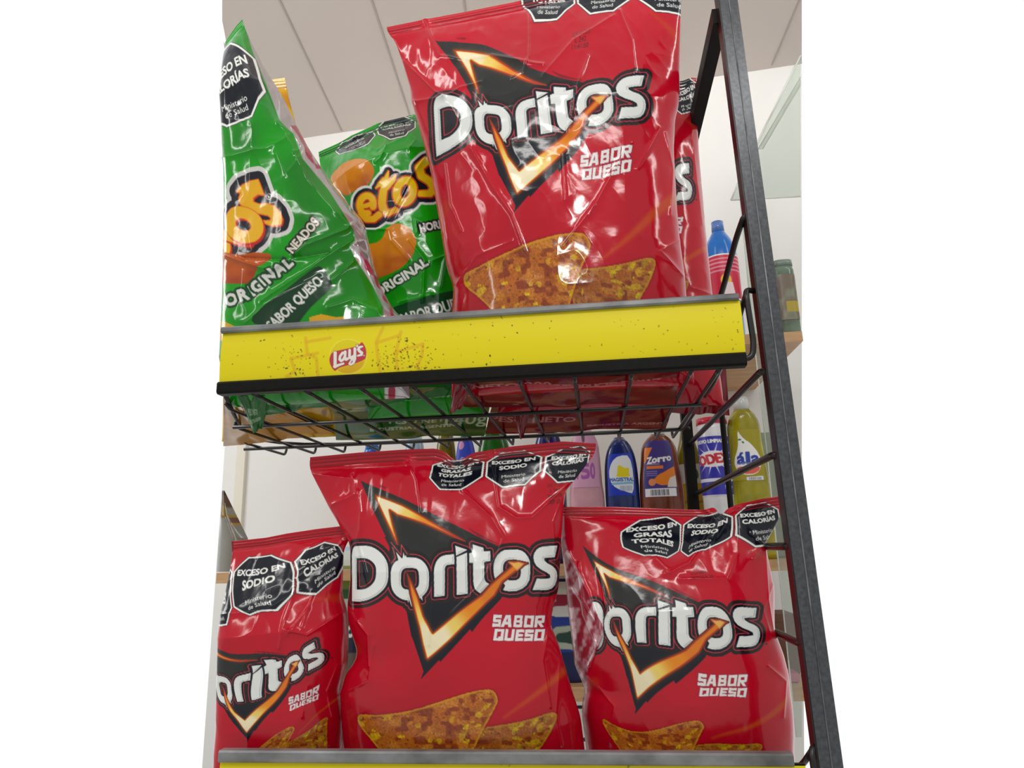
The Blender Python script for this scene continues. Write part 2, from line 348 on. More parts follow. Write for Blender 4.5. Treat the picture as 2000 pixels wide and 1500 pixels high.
def red_art():
    A = Art(560, 820, 1200, 1580, 2.0, (196, 5, 36))
    sl = (slice(None), slice(None))
    n = vnoise(A.X/120, A.Y/170, 5); A.put(sl, np.clip(n-.35, 0, 1)*.5, (166, 4, 26))
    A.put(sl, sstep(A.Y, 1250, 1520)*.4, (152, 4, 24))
    streak(A, (985, 1400), (1165, 1270), 13, (196, 84, 20), .75)
    streak(A, (1085, 960), (1150, 1010), 10, (196, 84, 20), .5)
    streak(A, (600, 1330), (690, 1270), 16, (190, 70, 20), .5)
    TRI = [(705, 938.5), (975, 1067), (1002, 1120), (978, 1171), (940, 1211), (921, 1235), (918, 1229), (859, 1293), (857, 1289), (822, 1326), (827, 1311), (806, 1246), (801, 1236), (804, 1242), (795, 1197), (761, 1067), (754, 1052), (757, 1052)]
    d, sl = A.sdf(segs_of([TRI]), m=4)
    y = A.Y[sl]; c = np.array([40, 41, 41.])+(np.array([18, 20, 32.])-[40, 41, 41.])*sstep(y, 1080, 1220)[..., None]
    A.put(sl, A.cov(d), c)
    for p in ([(740, 948), (755, 956), (752, 952)], [(863, 1012), (880, 1024), (868, 1017)], [(920, 1034), (972, 1062), (935, 1046)]): A.poly([p], (120, 10, 30), .8, w=.7)
    fire(A, Z1([(600, 365), (700, 398), (1100, 565), (1500, 775), (2000, 1050), (2250, 1190), (2000, 1112), (1500, 905), (1000, 748), (868, 655), (985, 1150), (992, 1290), (870, 1000), (700, 620), (630, 470)]), (752, 987), 3, 130)
    d, sl = A.sdf(segs_of(LET), m=18)
    x = A.X[sl]
    for hole in (LET[1], LET[3], LET[9]): A.poly([hole], (26, 24, 38), w=1)
    A.put(sl, A.cov(d, 13.2), (36, 28, 29)); A.put(sl, A.cov(d, 7), (28, 22, 26))
    A.put(sl, A.cov(d, 4.6), (14, 14, 28)); A.put(sl, A.band(d, 5.1, 6.5), (214, 62, 78))
    A.poly([Z2([(1050, 235), (1040, 400), (870, 195), (930, 420), (860, 550), (870, 560), (1000, 420), (1080, 300), (1140, 380)])], (46, 40, 42), .0)
    # jagged sparks above the first small letter
    for s in ([(872, 200), (925, 420), (935, 460), (860, 550)], [(872, 200), (1030, 405), (1050, 235), (1110, 340), (1145, 385)]):
        dd, s2 = A.caps([(Z2(s), .7)], m=4); A.put(s2, A.cov(dd, 3), (44, 38, 40)); A.put(s2, A.cov(dd), (214, 72, 78))
    A.put(sl, A.cov(d), (232, 234, 230))
    gy, gx = np.gradient(d); lin_ = A.band(d, -3.7, -2.9)*sstep(gx*.8+gy*.6, .1, .5)
    A.put(sl, lin_*.75, (120, 128, 126)); A.put(sl, A.band(d, -2.9, 0)*sstep(gx*.8+gy*.6, .1, .5)*.25, (170, 174, 172))
    V = np.array([(793.8, 1117), (801, 1160), (808.6, 1190.8), (818.5, 1226), (826, 1262), (831.7, 1285.4), (835, 1288), (846, 1279), (879, 1250), (923, 1206), (967, 1164), (982, 1138), (1017.5, 1110), (1024, 1104), (1031, 1100.5), (1013, 1096.6), (995.5, 1096.6), (991, 1099), (998.8, 1106), (968, 1132), (957, 1142), (939.5, 1162), (890, 1198.5), (845, 1236), (827, 1202), (816, 1165.5), (803, 1134.6)])
    A.poly([V], (40, 26, 28), 1, w=2.2)
    fire(A, V, (841, 1254), 4, 135)
    d, sl = A.sdf(segs_of([Z3([(1020, 520), (1130, 545), (1210, 525), (1300, 560), (1230, 640), (1180, 690), (1150, 640), (1090, 590)])]), m=3); A.put(sl, A.cov(d, 0, 3)*.75, (246, 200, 104))
    sabor(A)
    d, sl = A.sdf(segs_of([chaikin(CHIP2, 1)]), m=6); A.put(sl, A.cov(d-2, 0, 6)*.5, (110, 4, 20)); chip_texture(A, d, sl, 31, .12)
    d, sl = A.sdf(segs_of([chaikin(CHIP1, 1)]), m=6); A.put(sl, A.cov(d-2, 0, 6)*.5, (110, 4, 20)); chip_texture(A, d, sl, 21)
    octagon(A, 893, 905, 53, 52, ['EXCESO EN', 'GRASAS', 'TOTALES'])
    octagon(A, 1003, 905, 53, 52, ['EXCESO EN', 'SODIO'])
    octagon(A, 1113, 905, 53, 52, ['EXCESO EN', 'CALORÍAS'])
    A.poly([[(x+1098+2.2*math.cos(x), 1134+2.2*math.sin(x)) for x in np.linspace(0, 6.28, 9)]], (90, 10, 24), 0)
    a = np.linspace(0, 2*math.pi, 16)[:-1]; A.poly([np.stack([1101+2.6*np.cos(a), 1148+2.6*np.sin(a)], 1)], (96, 8, 24))
    A.text('6', 818, 911, 9, (170, 60, 70), rot=10)
    return A
def datecode(A, rows, cx, cy, step=10.5, h=6.5):
    for i, t in enumerate(rows):
        A.text(t, cx, cy+i*step, h, (96, 16, 24), bold=.25, alpha=.85 if i else .5)

# ------------------------------------------------------------------ snack bags
def tps_fit(P, Q, lam):
    n = len(P); K = np.hypot(P[:, None, 0]-P[None, :, 0], P[:, None, 1]-P[None, :, 1]); K = K**2*np.log(K+1e-9)+np.eye(n)*lam
    B = np.hstack([np.ones((n, 1)), P]); M = np.zeros((n+3, n+3)); M[:n, :n] = K; M[:n, n:] = B; M[n:, :n] = B.T
    return np.linalg.solve(M, np.vstack([Q, np.zeros((3, 2))]))
def tps_eval(W, P, X):
    out = np.empty((len(X), 2)); n = len(P)
    for s in range(0, len(X), 40000):
        x = X[s:s+40000]; K = np.hypot(x[:, None, 0]-P[None, :, 0], x[:, None, 1]-P[None, :, 1]); K = K**2*np.log(K+1e-9)
        out[s:s+40000] = K@W[:n]+W[n]+x@W[n+1:]
    return out
def grid_mesh(name, P, nv, nu, col=None, flip=False):
    me = bpy.data.meshes.new(name); me.vertices.add(nv*nu); me.vertices.foreach_set('co', np.ascontiguousarray(P, np.float32).ravel())
    i = np.arange((nv-1)*(nu-1)); r = i//(nu-1); c = i % (nu-1); a = r*nu+c
    q = np.stack([a, a+nu, a+nu+1, a+1], 1) if not flip else np.stack([a, a+1, a+nu+1, a+nu], 1)
    me.loops.add(q.size); me.loops.foreach_set('vertex_index', q.ravel().astype(np.int32))
    me.polygons.add(len(q)); me.polygons.foreach_set('loop_start', (np.arange(len(q))*4).astype(np.int32)); me.polygons.foreach_set('loop_total', np.full(len(q), 4, np.int32))
    me.polygons.foreach_set('use_smooth', np.ones(len(q), bool)); me.update(calc_edges=True)
    if col is not None:
        at = me.color_attributes.new('print', 'FLOAT_COLOR', 'POINT'); c = col.copy(); c[:, :3] = lin(c[:, :3]*255.); at.data.foreach_set('color', c.astype(np.float32).ravel())
    return me
def chain(pts, t):
    p = np.array(pts, float); s = np.r_[0, np.cumsum(np.linalg.norm(np.diff(p, axis=0), axis=1))]; s /= s[-1]
    return np.stack([np.interp(t, s, p[:, k]) for k in range(p.shape[1])], 1)
def segdist(px, py, pts):
    d = np.full(px.shape, 1e6); sg = np.zeros(px.shape)
    pts = np.asarray(pts, float)
    for (ax, ay), (bx, by) in zip(pts[:-1], pts[1:]):
        ux, uy = bx-ax, by-ay; L = ux*ux+uy*uy; t = np.clip(((px-ax)*ux+(py-ay)*uy)/L, 0, 1)
        e = np.hypot(px-ax-t*ux, py-ay-t*uy); s = np.sign((px-ax)*uy-(py-ay)*ux)
        b = e < d; d = np.where(b, e, d); sg = np.where(b, s, sg)
    return d, sg
def bag(label, Lp, Rp, top, Y0, floor, th, tb, nu, nv, art, anchors, creases=(), back=M_REDBACK, group=None, seed=1, lexp=2.2, rexp=2.2, lopen=0., seal=.045, rough=1., lean=0., toptap=.34, pleat=1., lam=40., bottom_art=None, recolor=None, zbot=None):
    """a pillow bag of film: printed front, plain back, flat crimped seals. Outlines are given as measured points on its middle plane."""
    zb = floor+.0025 if zbot is None else zbot
    def pl(p):
        q = atY(p[0], p[1], Y0)
        for _ in range(3): q = atY(p[0], p[1], Y0+lean*(q[2]-zb))
        return (q[0], q[2])
    L = [pl(p) for p in Lp]; R = [pl(p) for p in Rp]
    L.append((L[-1][0]+(L[-1][0]-L[-2][0])*.4, zb)); R.append((R[-1][0]+(R[-1][0]-R[-2][0])*.4, zb))
    v = np.linspace(0, 1, nv); u = np.linspace(0, 1, nu); U, V = np.meshgrid(u, v)
    Lw = chain(L, v); Rw = chain(R, v)
    # smooth the outline a little
    k = max(3, nv//60); ker = np.ones(2*k+1)/(2*k+1)
    for Wd in (Lw, Rw):
        for c in (0, 1):
            e = np.r_[2*Wd[0, c]-Wd[k:0:-1, c], Wd[:, c], 2*Wd[-1, c]-Wd[-2:-k-2:-1, c]]; Wd[:, c] = np.convolve(e, ker, 'valid')
    X = Lw[:, None, 0]*(1-U)+Rw[:, None, 0]*U; Z = Lw[:, None, 1]*(1-U)+Rw[:, None, 1]*U
    if top:
        tp = np.array([pl(p) for p in top]); o = np.argsort(tp[:, 0]); dz = np.interp(X[0], tp[o, 0], tp[o, 1])-Z[0]
        dz = np.convolve(np.pad(dz, 4, mode='edge'), np.ones(9)/9, 'valid'); Z = Z+dz[None, :]*np.exp(-(V/.11)**1.2)
    Lf = U < .5
    ex = np.where(Lf, lexp, rexp); s = np.abs(2*U-1)
    s = np.where(Lf, s*(1-lopen), s)
    lat = (1-s**ex)**.62
    ver = np.minimum(1, np.clip((V-seal*.8)/toptap, 0, 1)**.75)*np.minimum(1, np.clip((1-V)/.10, 0, 1)**.5)
    prof = lat*ver
    Wm = X[0, -1]-X[0, 0]
    rs = np.random.RandomState(seed)
    xn = X*1000; zn = Z*1000
    fbm = (vnoise(xn/52+seed, zn/75+3, seed)-.5)*6.0+(vnoise(xn/21, zn/34, seed+9)-.5)*2.2+(vnoise(xn/9, zn/15, seed+17)-.5)*.55
    ridge = -np.abs(vnoise(xn/38+5, zn/58, seed+23)-.5)*5.5-np.abs(vnoise((xn+zn*.5)/19+2, (zn-xn*.4)/30, seed+29)-.5)*2.2
    pl_ = (vnoise(xn/6.5, zn/60, seed+41)-.5)*2.6*(np.exp(-np.clip(V-seal, 0, 1)/.10)+.9*np.exp(-(1-V)/.07))*pleat*.6*sstep(V, seal*.9, seal*2.2)
    crimp = np.sin((V/seal)*2*math.pi*4)*.28*(V < seal)
    sealflat = sstep(V, seal*.7, seal*2.2)
    edgef = np.clip(lat*2.2, .15, 1)
    dm = (fbm+ridge)*sealflat*edgef*rough+pl_*edgef+crimp
    # ear creases: the film gathers from the seal's corners to the belly
    FY = Y0+lean*(Z-zb)-th*prof
    px, py = proj(np.stack([X, FY, Z], -1))
    for pts, w, amp in creases:
        d, sg = segdist(px, py, pts); dm = dm+amp*np.exp(-d/w)
    Yf = FY-dm/1000.
    P = np.stack([X, Yf, Z], -1)
    px, py = proj(P)
    A = np.array(anchors, float); src = []; 
    for ax, ay, qx, qy in A:
        i = np.argmin((px-qx)**2+(py-qy)**2); j = np.unravel_index(i, px.shape); e = math.hypot(px[j]-qx, py[j]-qy)
        src.append((X[j]*2000+(0 if e < 3 else (qx-px[j])), -Z[j]*2000+(0 if e < 3 else (qy-py[j]))))
    src = np.array(src); W = tps_fit(src, A[:, :2], lam)
    uv = tps_eval(W, src, np.stack([X.ravel()*2000, -Z.ravel()*2000], 1))
    colr = art.sample(uv[:, 0], uv[:, 1])
    if recolor is not None: colr = recolor(colr, px.ravel(), py.ravel(), U.ravel(), V.ravel())
    base = np.array([X[-1].mean(), Y0, zb])
    k = max(3, int(seal*nv)+1)
    body = grid_mesh('snack_bag', (P[k-1:]-base).reshape(-1, 3), nv-k+1, nu, colr.reshape(nv, nu, 4)[k-1:].reshape(-1, 4))
    o = link('snack_bag', body, M_FILM); o.location = base; tag(o, label, 'snack bag', group)
    sm = grid_mesh('top_seal', (P[:k]-base).reshape(-1, 3), k, nu, colr.reshape(nv, nu, 4)[:k].reshape(-1, 4)); link('top_seal', sm, M_FILM, o)
    # back panel, coarser, with a small crumple of its own; it shares the front's outline
    iu = np.unique(np.round(np.linspace(0, nu-1, 70)).astype(int)); iv = np.unique(np.round(np.linspace(0, nv-1, 90)).astype(int))
    s2 = np.abs(2*U-1); lb = (1-s2**2.2)**.62
    bot = np.minimum(1, np.clip((1-V)/.10, 0, 1)**.5)*np.minimum(1, np.clip((V-seal*.8)/toptap, 0, 1)**.75)
    nb = (fbm*.6+ridge*.6)*np.clip(lb*2, 0, 1)*sealflat/1000*np.where(lb > 0, 1, 0)
    YB = Y0+lean*(Z-zb)+tb*lb*bot+nb*rough
    B = np.stack([X, YB, Z], -1)
    B[:, -1] = P[:, -1]; B[:, 0] = P[:, 0]; B[0] = P[0]+[0, .0006, 0]; B[-1] = P[-1]
    if lopen:
        sd = P[:, 0].copy(); 
        side = [sd*(1-t)+(np.stack([X[:, 0]-.004*math.sin(t*math.pi), Y0+lean*(Z[:, 0]-zb)+tb*.55*bot[:, 0], Z[:, 0]], -1))*t for t in np.linspace(0, 1, 8)]
        B2 = B[:, iu].copy(); B2[:, 0] = side[-1]; B2[:, 1] = side[-1]*.4+B2[:, 2]*.6
        full = np.stack(side[:-1]+[B2[:, c] for c in range(B2.shape[1])], 1)[iv]
    else: full = B[iv][:, iu]
    bm = grid_mesh('back_panel', (full-base).reshape(-1, 3), full.shape[0], full.shape[1], flip=True); link('back_panel', bm, back, o)
    return o, base, P
def flap(parent, base, pts, m=None, art_rows=None, col=(20, 100, 24), name='bottom_seal', bow=.004, tcol=(170, 190, 160), thh=6):
    """the crimped seal at a bag's foot: quad given by four world corners (tl, tr, br, bl); prints rows of text"""
    a, b, c, d = [np.array(p, float) for p in pts]; nu, nv = 160, 60
    U, V = np.meshgrid(np.linspace(0, 1, nu), np.linspace(0, 1, nv)); U_ = U[..., None]; V_ = V[..., None]
    P = (a*(1-U_)+b*U_)*(1-V_)+(d*(1-U_)+c*U_)*V_
    n = nrm(np.cross(b-a, d-a)); P = P+n*(bow*np.sin(U*7+V*3)*.5+.0016*(vnoise(U*8+2, V*3, 77)-.5)*2)[..., None]
    A = Art(0, 0, 160, 60, 2, col); A.put((slice(None), slice(None)), np.clip(vnoise(A.X/30, A.Y/14, 4)-.4, 0, 1)*.8, np.array(col)*.55)
    for t, cx, cy, h in (art_rows or []): A.text(t, cx, cy, h, tcol, bold=.3)
    me = grid_mesh(name, (P-base).reshape(-1, 3), nv, nu, A.sample(U.ravel()*160, V.ravel()*60)); return link(name, me, M_FILM, parent)

RAIL_T = 1.5; FLOOR_U = 1.4322; LIP_L = 1.1035; FLOOR_L = 1.036
RED = red_art()
GR = 'red tortilla chip bags'
ID = lambda pts: [(a, b, a, b) for a, b in pts]
ci = ID([(690, 1075), (690, 1160), (760, 1125), (800, 1090), (800, 1170), (858, 1163), (902, 1161), (923, 1063), (1030, 1100), (1087, 1066), (1041, 1152), (1085, 1125), (705, 939), (975, 1068), (822, 1325), (845, 1236), (963, 1203), (1063, 1201), (1063, 1250), (964, 1251), (697, 1400), (972, 1355), (1086, 1393), (948, 1420), (890, 1460)])
ci += [(893, 853, 893, 899), (840, 905, 842, 920), (946, 905, 945, 914), (893, 957, 878, 957), (950, 905, 949, 916), (1056, 905, 1058, 905), (1003, 853, 1000, 883), (1003, 957, 1005, 950), (1060, 905, 1063, 905), (1113, 957, 1106, 942), (1113, 853, 1120, 874), (1166, 905, 1150, 895), (1000, 1000, 1000, 1000), (650, 930, 650, 930)]
AC = RED.copy(); datecode(AC, ['28DIC25', 'L 244', '20:01:18', 'SEP 25'], 1087, 961)
bag('red tortilla chip bag upright in the middle of the lower shelf, notched top edge', 
    [(606, 893), (604, 912), (614, 935), (642, 990), (668, 1035), (684, 1062), (685, 1131), (679, 1184), (681, 1215), (699, 1272), (694, 1292), (676, 1315), (665, 1357), (669, 1430), (673, 1457)],
    [(1164, 866), (1163, 884), (1117, 945), (1105, 958), (1100, 1000), (1096, 1060), (1091, 1150), (1079, 1190), (1076, 1222), (1092, 1260), (1115, 1340), (1134, 1400), (1142, 1465)],
    [(606, 893), (700, 884), (790, 878), (850, 876), (868, 882), (885, 897), (893, 900), (905, 895), (925, 884), (1000, 872), (1100, 862), (1164, 866)],
    .062, FLOOR_L, .046, .040, 430, 540, AC, ci, group=GR, seed=3, rough=.36,
    creases=[([(893, 900), (905, 960), (960, 1010), (984, 1050), (970, 1090), (930, 1150), (880, 1200)], 3.2, 2.2), ([(960, 880), (975, 990), (1010, 1012), (1040, 1010), (1110, 945)], 4, 2.2), ([(1103, 958), (1080, 1020), (1085, 1100)], 3, 1.6),
             ([(700, 960), (705, 1000), (700, 1060), (720, 1140)], 4, 2.0), ([(650, 985), (695, 965), (690, 930)], 6, 2.2), ([(700, 1215), (720, 1240), (722, 1300)], 4, 3), ([(664, 1355), (720, 1330), (730, 1260)], 6, 1.6), ([(1078, 1200), (1060, 1290), (1075, 1380)], 4, 1.8), ([(1095, 1280), (1085, 1400), (1095, 1455)], 4, 2.0),
             ([(800, 900), (815, 940), (822, 1000)], 5, 1.6), ([(830, 1140), (828, 1260)], 2.5, 1.0), ([(848, 1120), (838, 1260)], 2.5, 1.2), ([(600, 925), (690, 935)], 5, 1.0)])

ar = [(705, 939, 1138, 1066), (975, 1068, 1368.6, 1178), (822, 1325, 1239, 1394), (802, 1089, 1205, 1187), (795, 1172, 1208, 1262), (902, 1161, 1298, 1259), (923.5, 1063, 1318, 1172), (1030.7, 1100.5, 1422.6, 1215.6), (1089, 1065, 1478, 1187), (1041, 1152, 1439, 1264), (1087, 1125, 1484, 1237), (845, 1236, 1250, 1314.6), (963, 1203, 1363, 1316), (1063, 1201, 1458.6, 1316.4), (1063, 1250, 1458.6, 1361), (964.5, 1251, 1367, 1361), (697, 1400, 1176, 1406), (972, 1358, 1374, 1413), (950, 1425, 1362, 1460), (763, 1128, 1180, 1222), (690, 1175, 1158, 1270), (690, 1070, 1150, 1180),
      (840, 905, 1212, 1055), (946, 905, 1330, 1045), (893, 957, 1285, 1086), (893, 853, 1278, 1012), (950, 905, 1332, 1062), (1056, 905, 1432, 1028), (1003, 957, 1356, 1079), (1003, 860, 1385, 1010), (1060, 905, 1436, 1022), (1113, 957, 1497, 1066), (1113, 853, 1478, 984), (1166, 905, 1523, 1010)]
AR = RED.copy(); datecode(AR, ['25DIC25', 'L 242', '01:24:28004', 'L AGO 25 B 35'], 1000, 987, 9.6, 6)
def silver_left(c, px, py, U, V):
    # torn silver crumple where the left side is folded over the print
    e = np.interp(py, [1060, 1085, 1120, 1160, 1200, 1240, 1265, 1300, 1340, 1400, 1465], [1104, 1118, 1134, 1152, 1170, 1182, 1172, 1150, 1146, 1141, 1143])
    n = vnoise(px/15, py/24, 61); n2 = vnoise(px/11+py/40, py/26, 63)*.7+vnoise(px/4, py/7, 65)*.3
    k = np.clip((e-px)/3+(n-.5)*3, 0, 1); sil = sstep(n2*.7+n*.3, .35, .62)
    s = np.stack([150+62*sil, 40+138*sil, 56+126*sil, sil*80], 1)/255.
    return c*(1-k[:, None])+s*k[:, None]
bag('red tortilla chip bag at the right end of the lower shelf, its side crumpled silver', 
    [(1100, 990), (1097, 1030), (1096, 1066), (1104, 1130), (1110, 1194), (1122, 1298), (1143, 1345), (1138, 1364), (1136, 1396), (1141, 1430), (1145, 1465)],
    [(1531, 968), (1527, 1000), (1512, 1032), (1494, 1063), (1503, 1105), (1512, 1150), (1512, 1230), (1530, 1277), (1540, 1317), (1549, 1393), (1551, 1433), (1550, 1465)],
    [(1100, 990), (1200, 990), (1300, 994), (1375, 996), (1395, 990), (1408, 1008), (1420, 994), (1440, 985), (1490, 974), (1531, 968)],
    .084, FLOOR_L, .050, .042, 400, 460, AR, ar, group=GR, seed=8, rough=.36, recolor=silver_left,
    creases=[([(1370, 990), (1405, 1020), (1440, 990)], 5, 3), ([(1405, 1015), (1345, 1100), (1300, 1120)], 4, 1.8), ([(1440, 1010), (1440, 1080), (1420, 1130), (1330, 1130)], 6, 1.8), ([(1494, 1063), (1500, 1170), (1512, 1240)], 4, 2.5), ([(1470, 1040), (1490, 1063), (1470, 1090)], 4, 2.5), ([(1510, 1140), (1490, 1190), (1505, 1240)], 5, 1.5), ([(1500, 1300), (1535, 1330), (1530, 1400)], 4, 2.2),
             ([(1110, 1080), (1150, 1160), (1175, 1240), (1150, 1300)], 4, 4), ([(1130, 1100), (1140, 1200), (1165, 1260)], 2.5, 3), ([(1120, 1150), (1160, 1210)], 2.5, 3), ([(1150, 1320), (1200, 1380), (1190, 1450)], 5, 1.6), ([(1280, 1090), (1310, 1120)], 6, 2), ([(1170, 1110), (1185, 1200)], 3, 2)])

al = [(1089, 1065, 613.7, 1254.5), (1041, 1152, 602, 1310.6), (1087, 1125, 633, 1279.6), (1030.7, 1100.5, 584.7, 1291), (923.5, 1063, 515, 1289), (902, 1161, 499.6, 1366.6), (891, 1067, 491.9, 1300.9), (800, 1128, 437.7, 1345), (837, 1128, 451, 1347), (845, 1236, 478, 1407), (822, 1325, 482, 1450), (963, 1203, 563.4, 1362.8), (1063, 1201, 622, 1337.6), (964, 1251, 566, 1389.8), (1063, 1250, 621.4, 1364.7), (975, 1068, 561.5, 1281.6), (972, 1358, 575, 1418.8), (940, 1430, 560, 1455), (1088, 1393, 638.8, 1399.5), (1040, 1460, 632, 1453),
      (950, 905, 454, 1144), (1056, 905, 576, 1117), (1003, 853, 507, 1087), (1003, 957, 507, 1196), (946, 905, 451, 1160), (1060, 905, 579, 1136), (1113, 957, 640, 1142), (1095, 853, 600, 1072), (1166, 900, 668, 1075), (870, 1030, 450, 1283)]
AL = RED.copy()
bag('red tortilla chip bag at the left end of the lower shelf', 
    [(456, 1057), (461, 1150), (462, 1300), (460, 1400), (455, 1457)],
    [(688, 1025), (687, 1043), (671, 1076), (669, 1143), (668, 1161), (677, 1193), (679, 1243), (677, 1299), (665, 1351), (671, 1401), (671, 1455)],
    [(456, 1057), (520, 1050), (560, 1042), (620, 1033), (688, 1025)],
    .070, FLOOR_L, .052, .045, 260, 420, AL, al, group=GR, seed=14, rough=.62, lopen=.12, lexp=7,
    creases=[([(580, 1130), (640, 1080), (668, 1060)], 5, 3.5), ([(578, 1150), (556, 1210), (545, 1265)], 4, 2.8), ([(610, 1160), (590, 1225)], 4, 2), ([(435, 1200), (520, 1190), (590, 1150)], 7, 2), ([(677, 1193), (600, 1240), (560, 1230)], 5, 3), ([(660, 1300), (640, 1350), (650, 1400)], 4, 2.5), ([(630, 1420), (645, 1455)], 3, 2.5), ([(590, 1400), (600, 1340)], 4, 1.5), ([(560, 1240), (600, 1190)], 4, 2)])

au = [(705, 939, 850, 79), (975, 1068, 1140, 163), (822, 1325, 1003.5, 414), (687, 1175, 853, 307), (686, 1080, 847, 208), (759, 1125, 923, 232.5), (800, 1088, 957, 204.6), (797, 1172, 963, 280.6), (858, 1163, 1020.5, 266.6), (902, 1161, 1067, 259), (923.5, 1063, 1081, 169), (1030.7, 1100.5, 1191, 186), (1089, 1065, 1259, 147), (1041, 1152, 1208, 232.5), (1087, 1125, 1260.8, 204.6), (845, 1236, 1014, 333), (963, 1203, 1133.7, 305), (1063, 1201, 1233, 283.6), (964.5, 1251, 1136.8, 352), (1063, 1250, 1233, 333), (697, 1400, 904, 545.5), (968, 1352, 1147.7, 462), (1086, 1393, 1276.8, 505), (948, 1420, 1136, 526.6), (890, 1490, 1090, 600),
      (893, 957, 1065.5, 42), (840, 925, 1019, 9), (946, 925, 1124, 6), (1003, 957, 1174, 25), (1113, 957, 1307, 25), (893, 853, 1060, -60), (1003, 853, 1170, -75), (1113, 853, 1300, -85)]
AU = RED.copy(); datecode(AU, ['30DIC25', 'L 242', '11:41:50'], 968, 985, 9)
bag('largest red tortilla chip bag, front of the upper shelf', 
    [(755, 53), (758, 66), (772, 80), (787, 124), (802, 174), (804, 198), (818, 248), (839, 325), (861, 450), (864, 470), (873, 525), (886, 563), (884, 590), (882, 612)],
    [(1331, -60), (1330, 0), (1328, 120), (1327, 200), (1319, 232), (1316, 290), (1322, 400), (1328, 470), (1338, 540), (1341, 582)],
    [(755, 53), (830, 38), (900, 25), (1000, 5), (1150, -30), (1331, -58)],
    .085, FLOOR_U, .058, .050, 480, 560, AU, au, group=GR, seed=21, rough=.5, seal=.035,
    creases=[([(830, 40), (860, 110), (910, 118), (960, 110), (1060, 128)], 4, 3.0), ([(1035, 30), (1034, 110), (1022, 140), (1000, 152)], 3, 2.5), ([(1150, 110), (1120, 190), (1110, 260)], 5, 3), ([(1060, 150), (1120, 80), (1200, 30)], 7, 2.2), ([(790, 120), (850, 180), (866, 190)], 5, 3.0), ([(866, 190), (900, 170), (940, 160)], 3, 2), ([(805, 200), (866, 190)], 5, 3), ([(920, 290), (960, 360), (1000, 420), (1025, 490)], 4, 2.2), ([(1100, 300), (1105, 390)], 5, 2.4), ([(1150, 420), (1200, 330), (1232, 280)], 4, 1.6), ([(1100, 480), (1130, 440), (1160, 400)], 3, 1.4),
             ([(1210, 20), (1235, 80), (1240, 140)], 4, 2.5), ([(1300, 260), (1315, 330), (1310, 420)], 4, 2), ([(1245, 330), (1290, 250)], 4, 1.6), ([(1330, 470), (1290, 490), (1335, 540)], 4, 2.5), ([(870, 320), (880, 400), (900, 450)], 4, 2), ([(886, 563), (930, 500), (1000, 470)], 5, 1.6)])
a2 = [(1089, 1065, 1346, 319), (1087, 1125, 1351, 372), (1050, 1152, 1326, 391), (1113, 957, 1343, 221), (1113, 905, 1345, 190), (1166, 905, 1366, 180), (822, 1325, 1140, 530), (697, 1400, 1050, 620), (705, 939, 1030, 250), (1160, 1400, 1392, 560)]
bag('red tortilla chip bag on the upper shelf, mostly hidden behind the largest one', 
    [(965, 190), (962, 240), (980, 330), (985, 450), (975, 560), (970, 600)],
    [(1360, 152), (1361, 170), (1361, 220), (1365, 300), (1377, 440), (1390, 560), (1392, 578)],
    [(965, 190), (1200, 165), (1335, 158), (1350, 151), (1360, 153)],
    .205, FLOOR_U, .050, .045, 330, 380, RED.copy(), a2, group=GR, seed=33, rough=.4, rexp=3.5,
    creases=[([(1345, 170), (1355, 300), (1372, 440)], 6, 2.0), ([(1350, 560), (1390, 575)], 3, 2)])

# ---- art of the green cheese puff bags
GREEN = (14, 158, 16)
def puff(A, poly, c0=(222, 136, 18), c1=(176, 82, 40), ang=(.6, .8)):
    d, sl = A.sdf(segs_of([chaikin(poly, 2)]), m=3); x, y = A.X[sl], A.Y[sl]
    p = np.asarray(poly); t = (x-p[:, 0].mean())/np.ptp(p[:, 0])*ang[0]+(y-p[:, 1].mean())/np.ptp(p[:, 1])*ang[1]
    t = sstep(t+.25*(vnoise(x/14, y/14, 3)-.5), -.1, .6)[..., None]
    A.put(sl, A.cov(d), np.array(c0)*(1-t)+np.array(c1)*t)
def logo(A, chains, k, off=(1.5, 2.5)):
    """fat yellow letters, red edge, black and white outlines"""
    d, sl = A.caps(chains, m=28*k)
    sh = [(np.asarray(p)+np.array(off)*k*1.5, r) for p, r in chains]; d2, s2 = A.caps([*sh, *chains], m=28*k)
    if s2 is None: return
    A.put(s2, A.cov(d2, 13.5*k), (222, 224, 220)); A.put(s2, A.cov(d2, 8*k), (26, 26, 36))
    sh = [(np.asarray(p)+np.array(off)*k*.6, r) for p, r in chains]; d3, s3 = A.caps(sh, m=4); A.put(s3, A.cov(d3, .6*k), (196, 40, 30))
    y = A.Y[sl]; y0 = min(np.min(np.asarray(p)[:, 1]) for p, r in chains); y1 = max(np.max(np.asarray(p)[:, 1]) for p, r in chains)
    A.put(sl, A.cov(d, 1.2*k), (226, 104, 28))
    t = sstep(y, y0, y1)[..., None]; A.put(sl, A.cov(d), np.array([242, 206, 22])*(1-t)+np.array([226, 158, 18])*t)
def ring(cx, cy, rx, ry, rot=0, n=28, a0=0, a1=360):
    a = np.radians(np.linspace(a0, a1, n)); r = math.radians(rot); x = rx*np.cos(a); y = ry*np.sin(a)
    return np.stack([cx+x*math.cos(r)-y*math.sin(r), cy+x*math.sin(r)+y*math.cos(r)], 1)
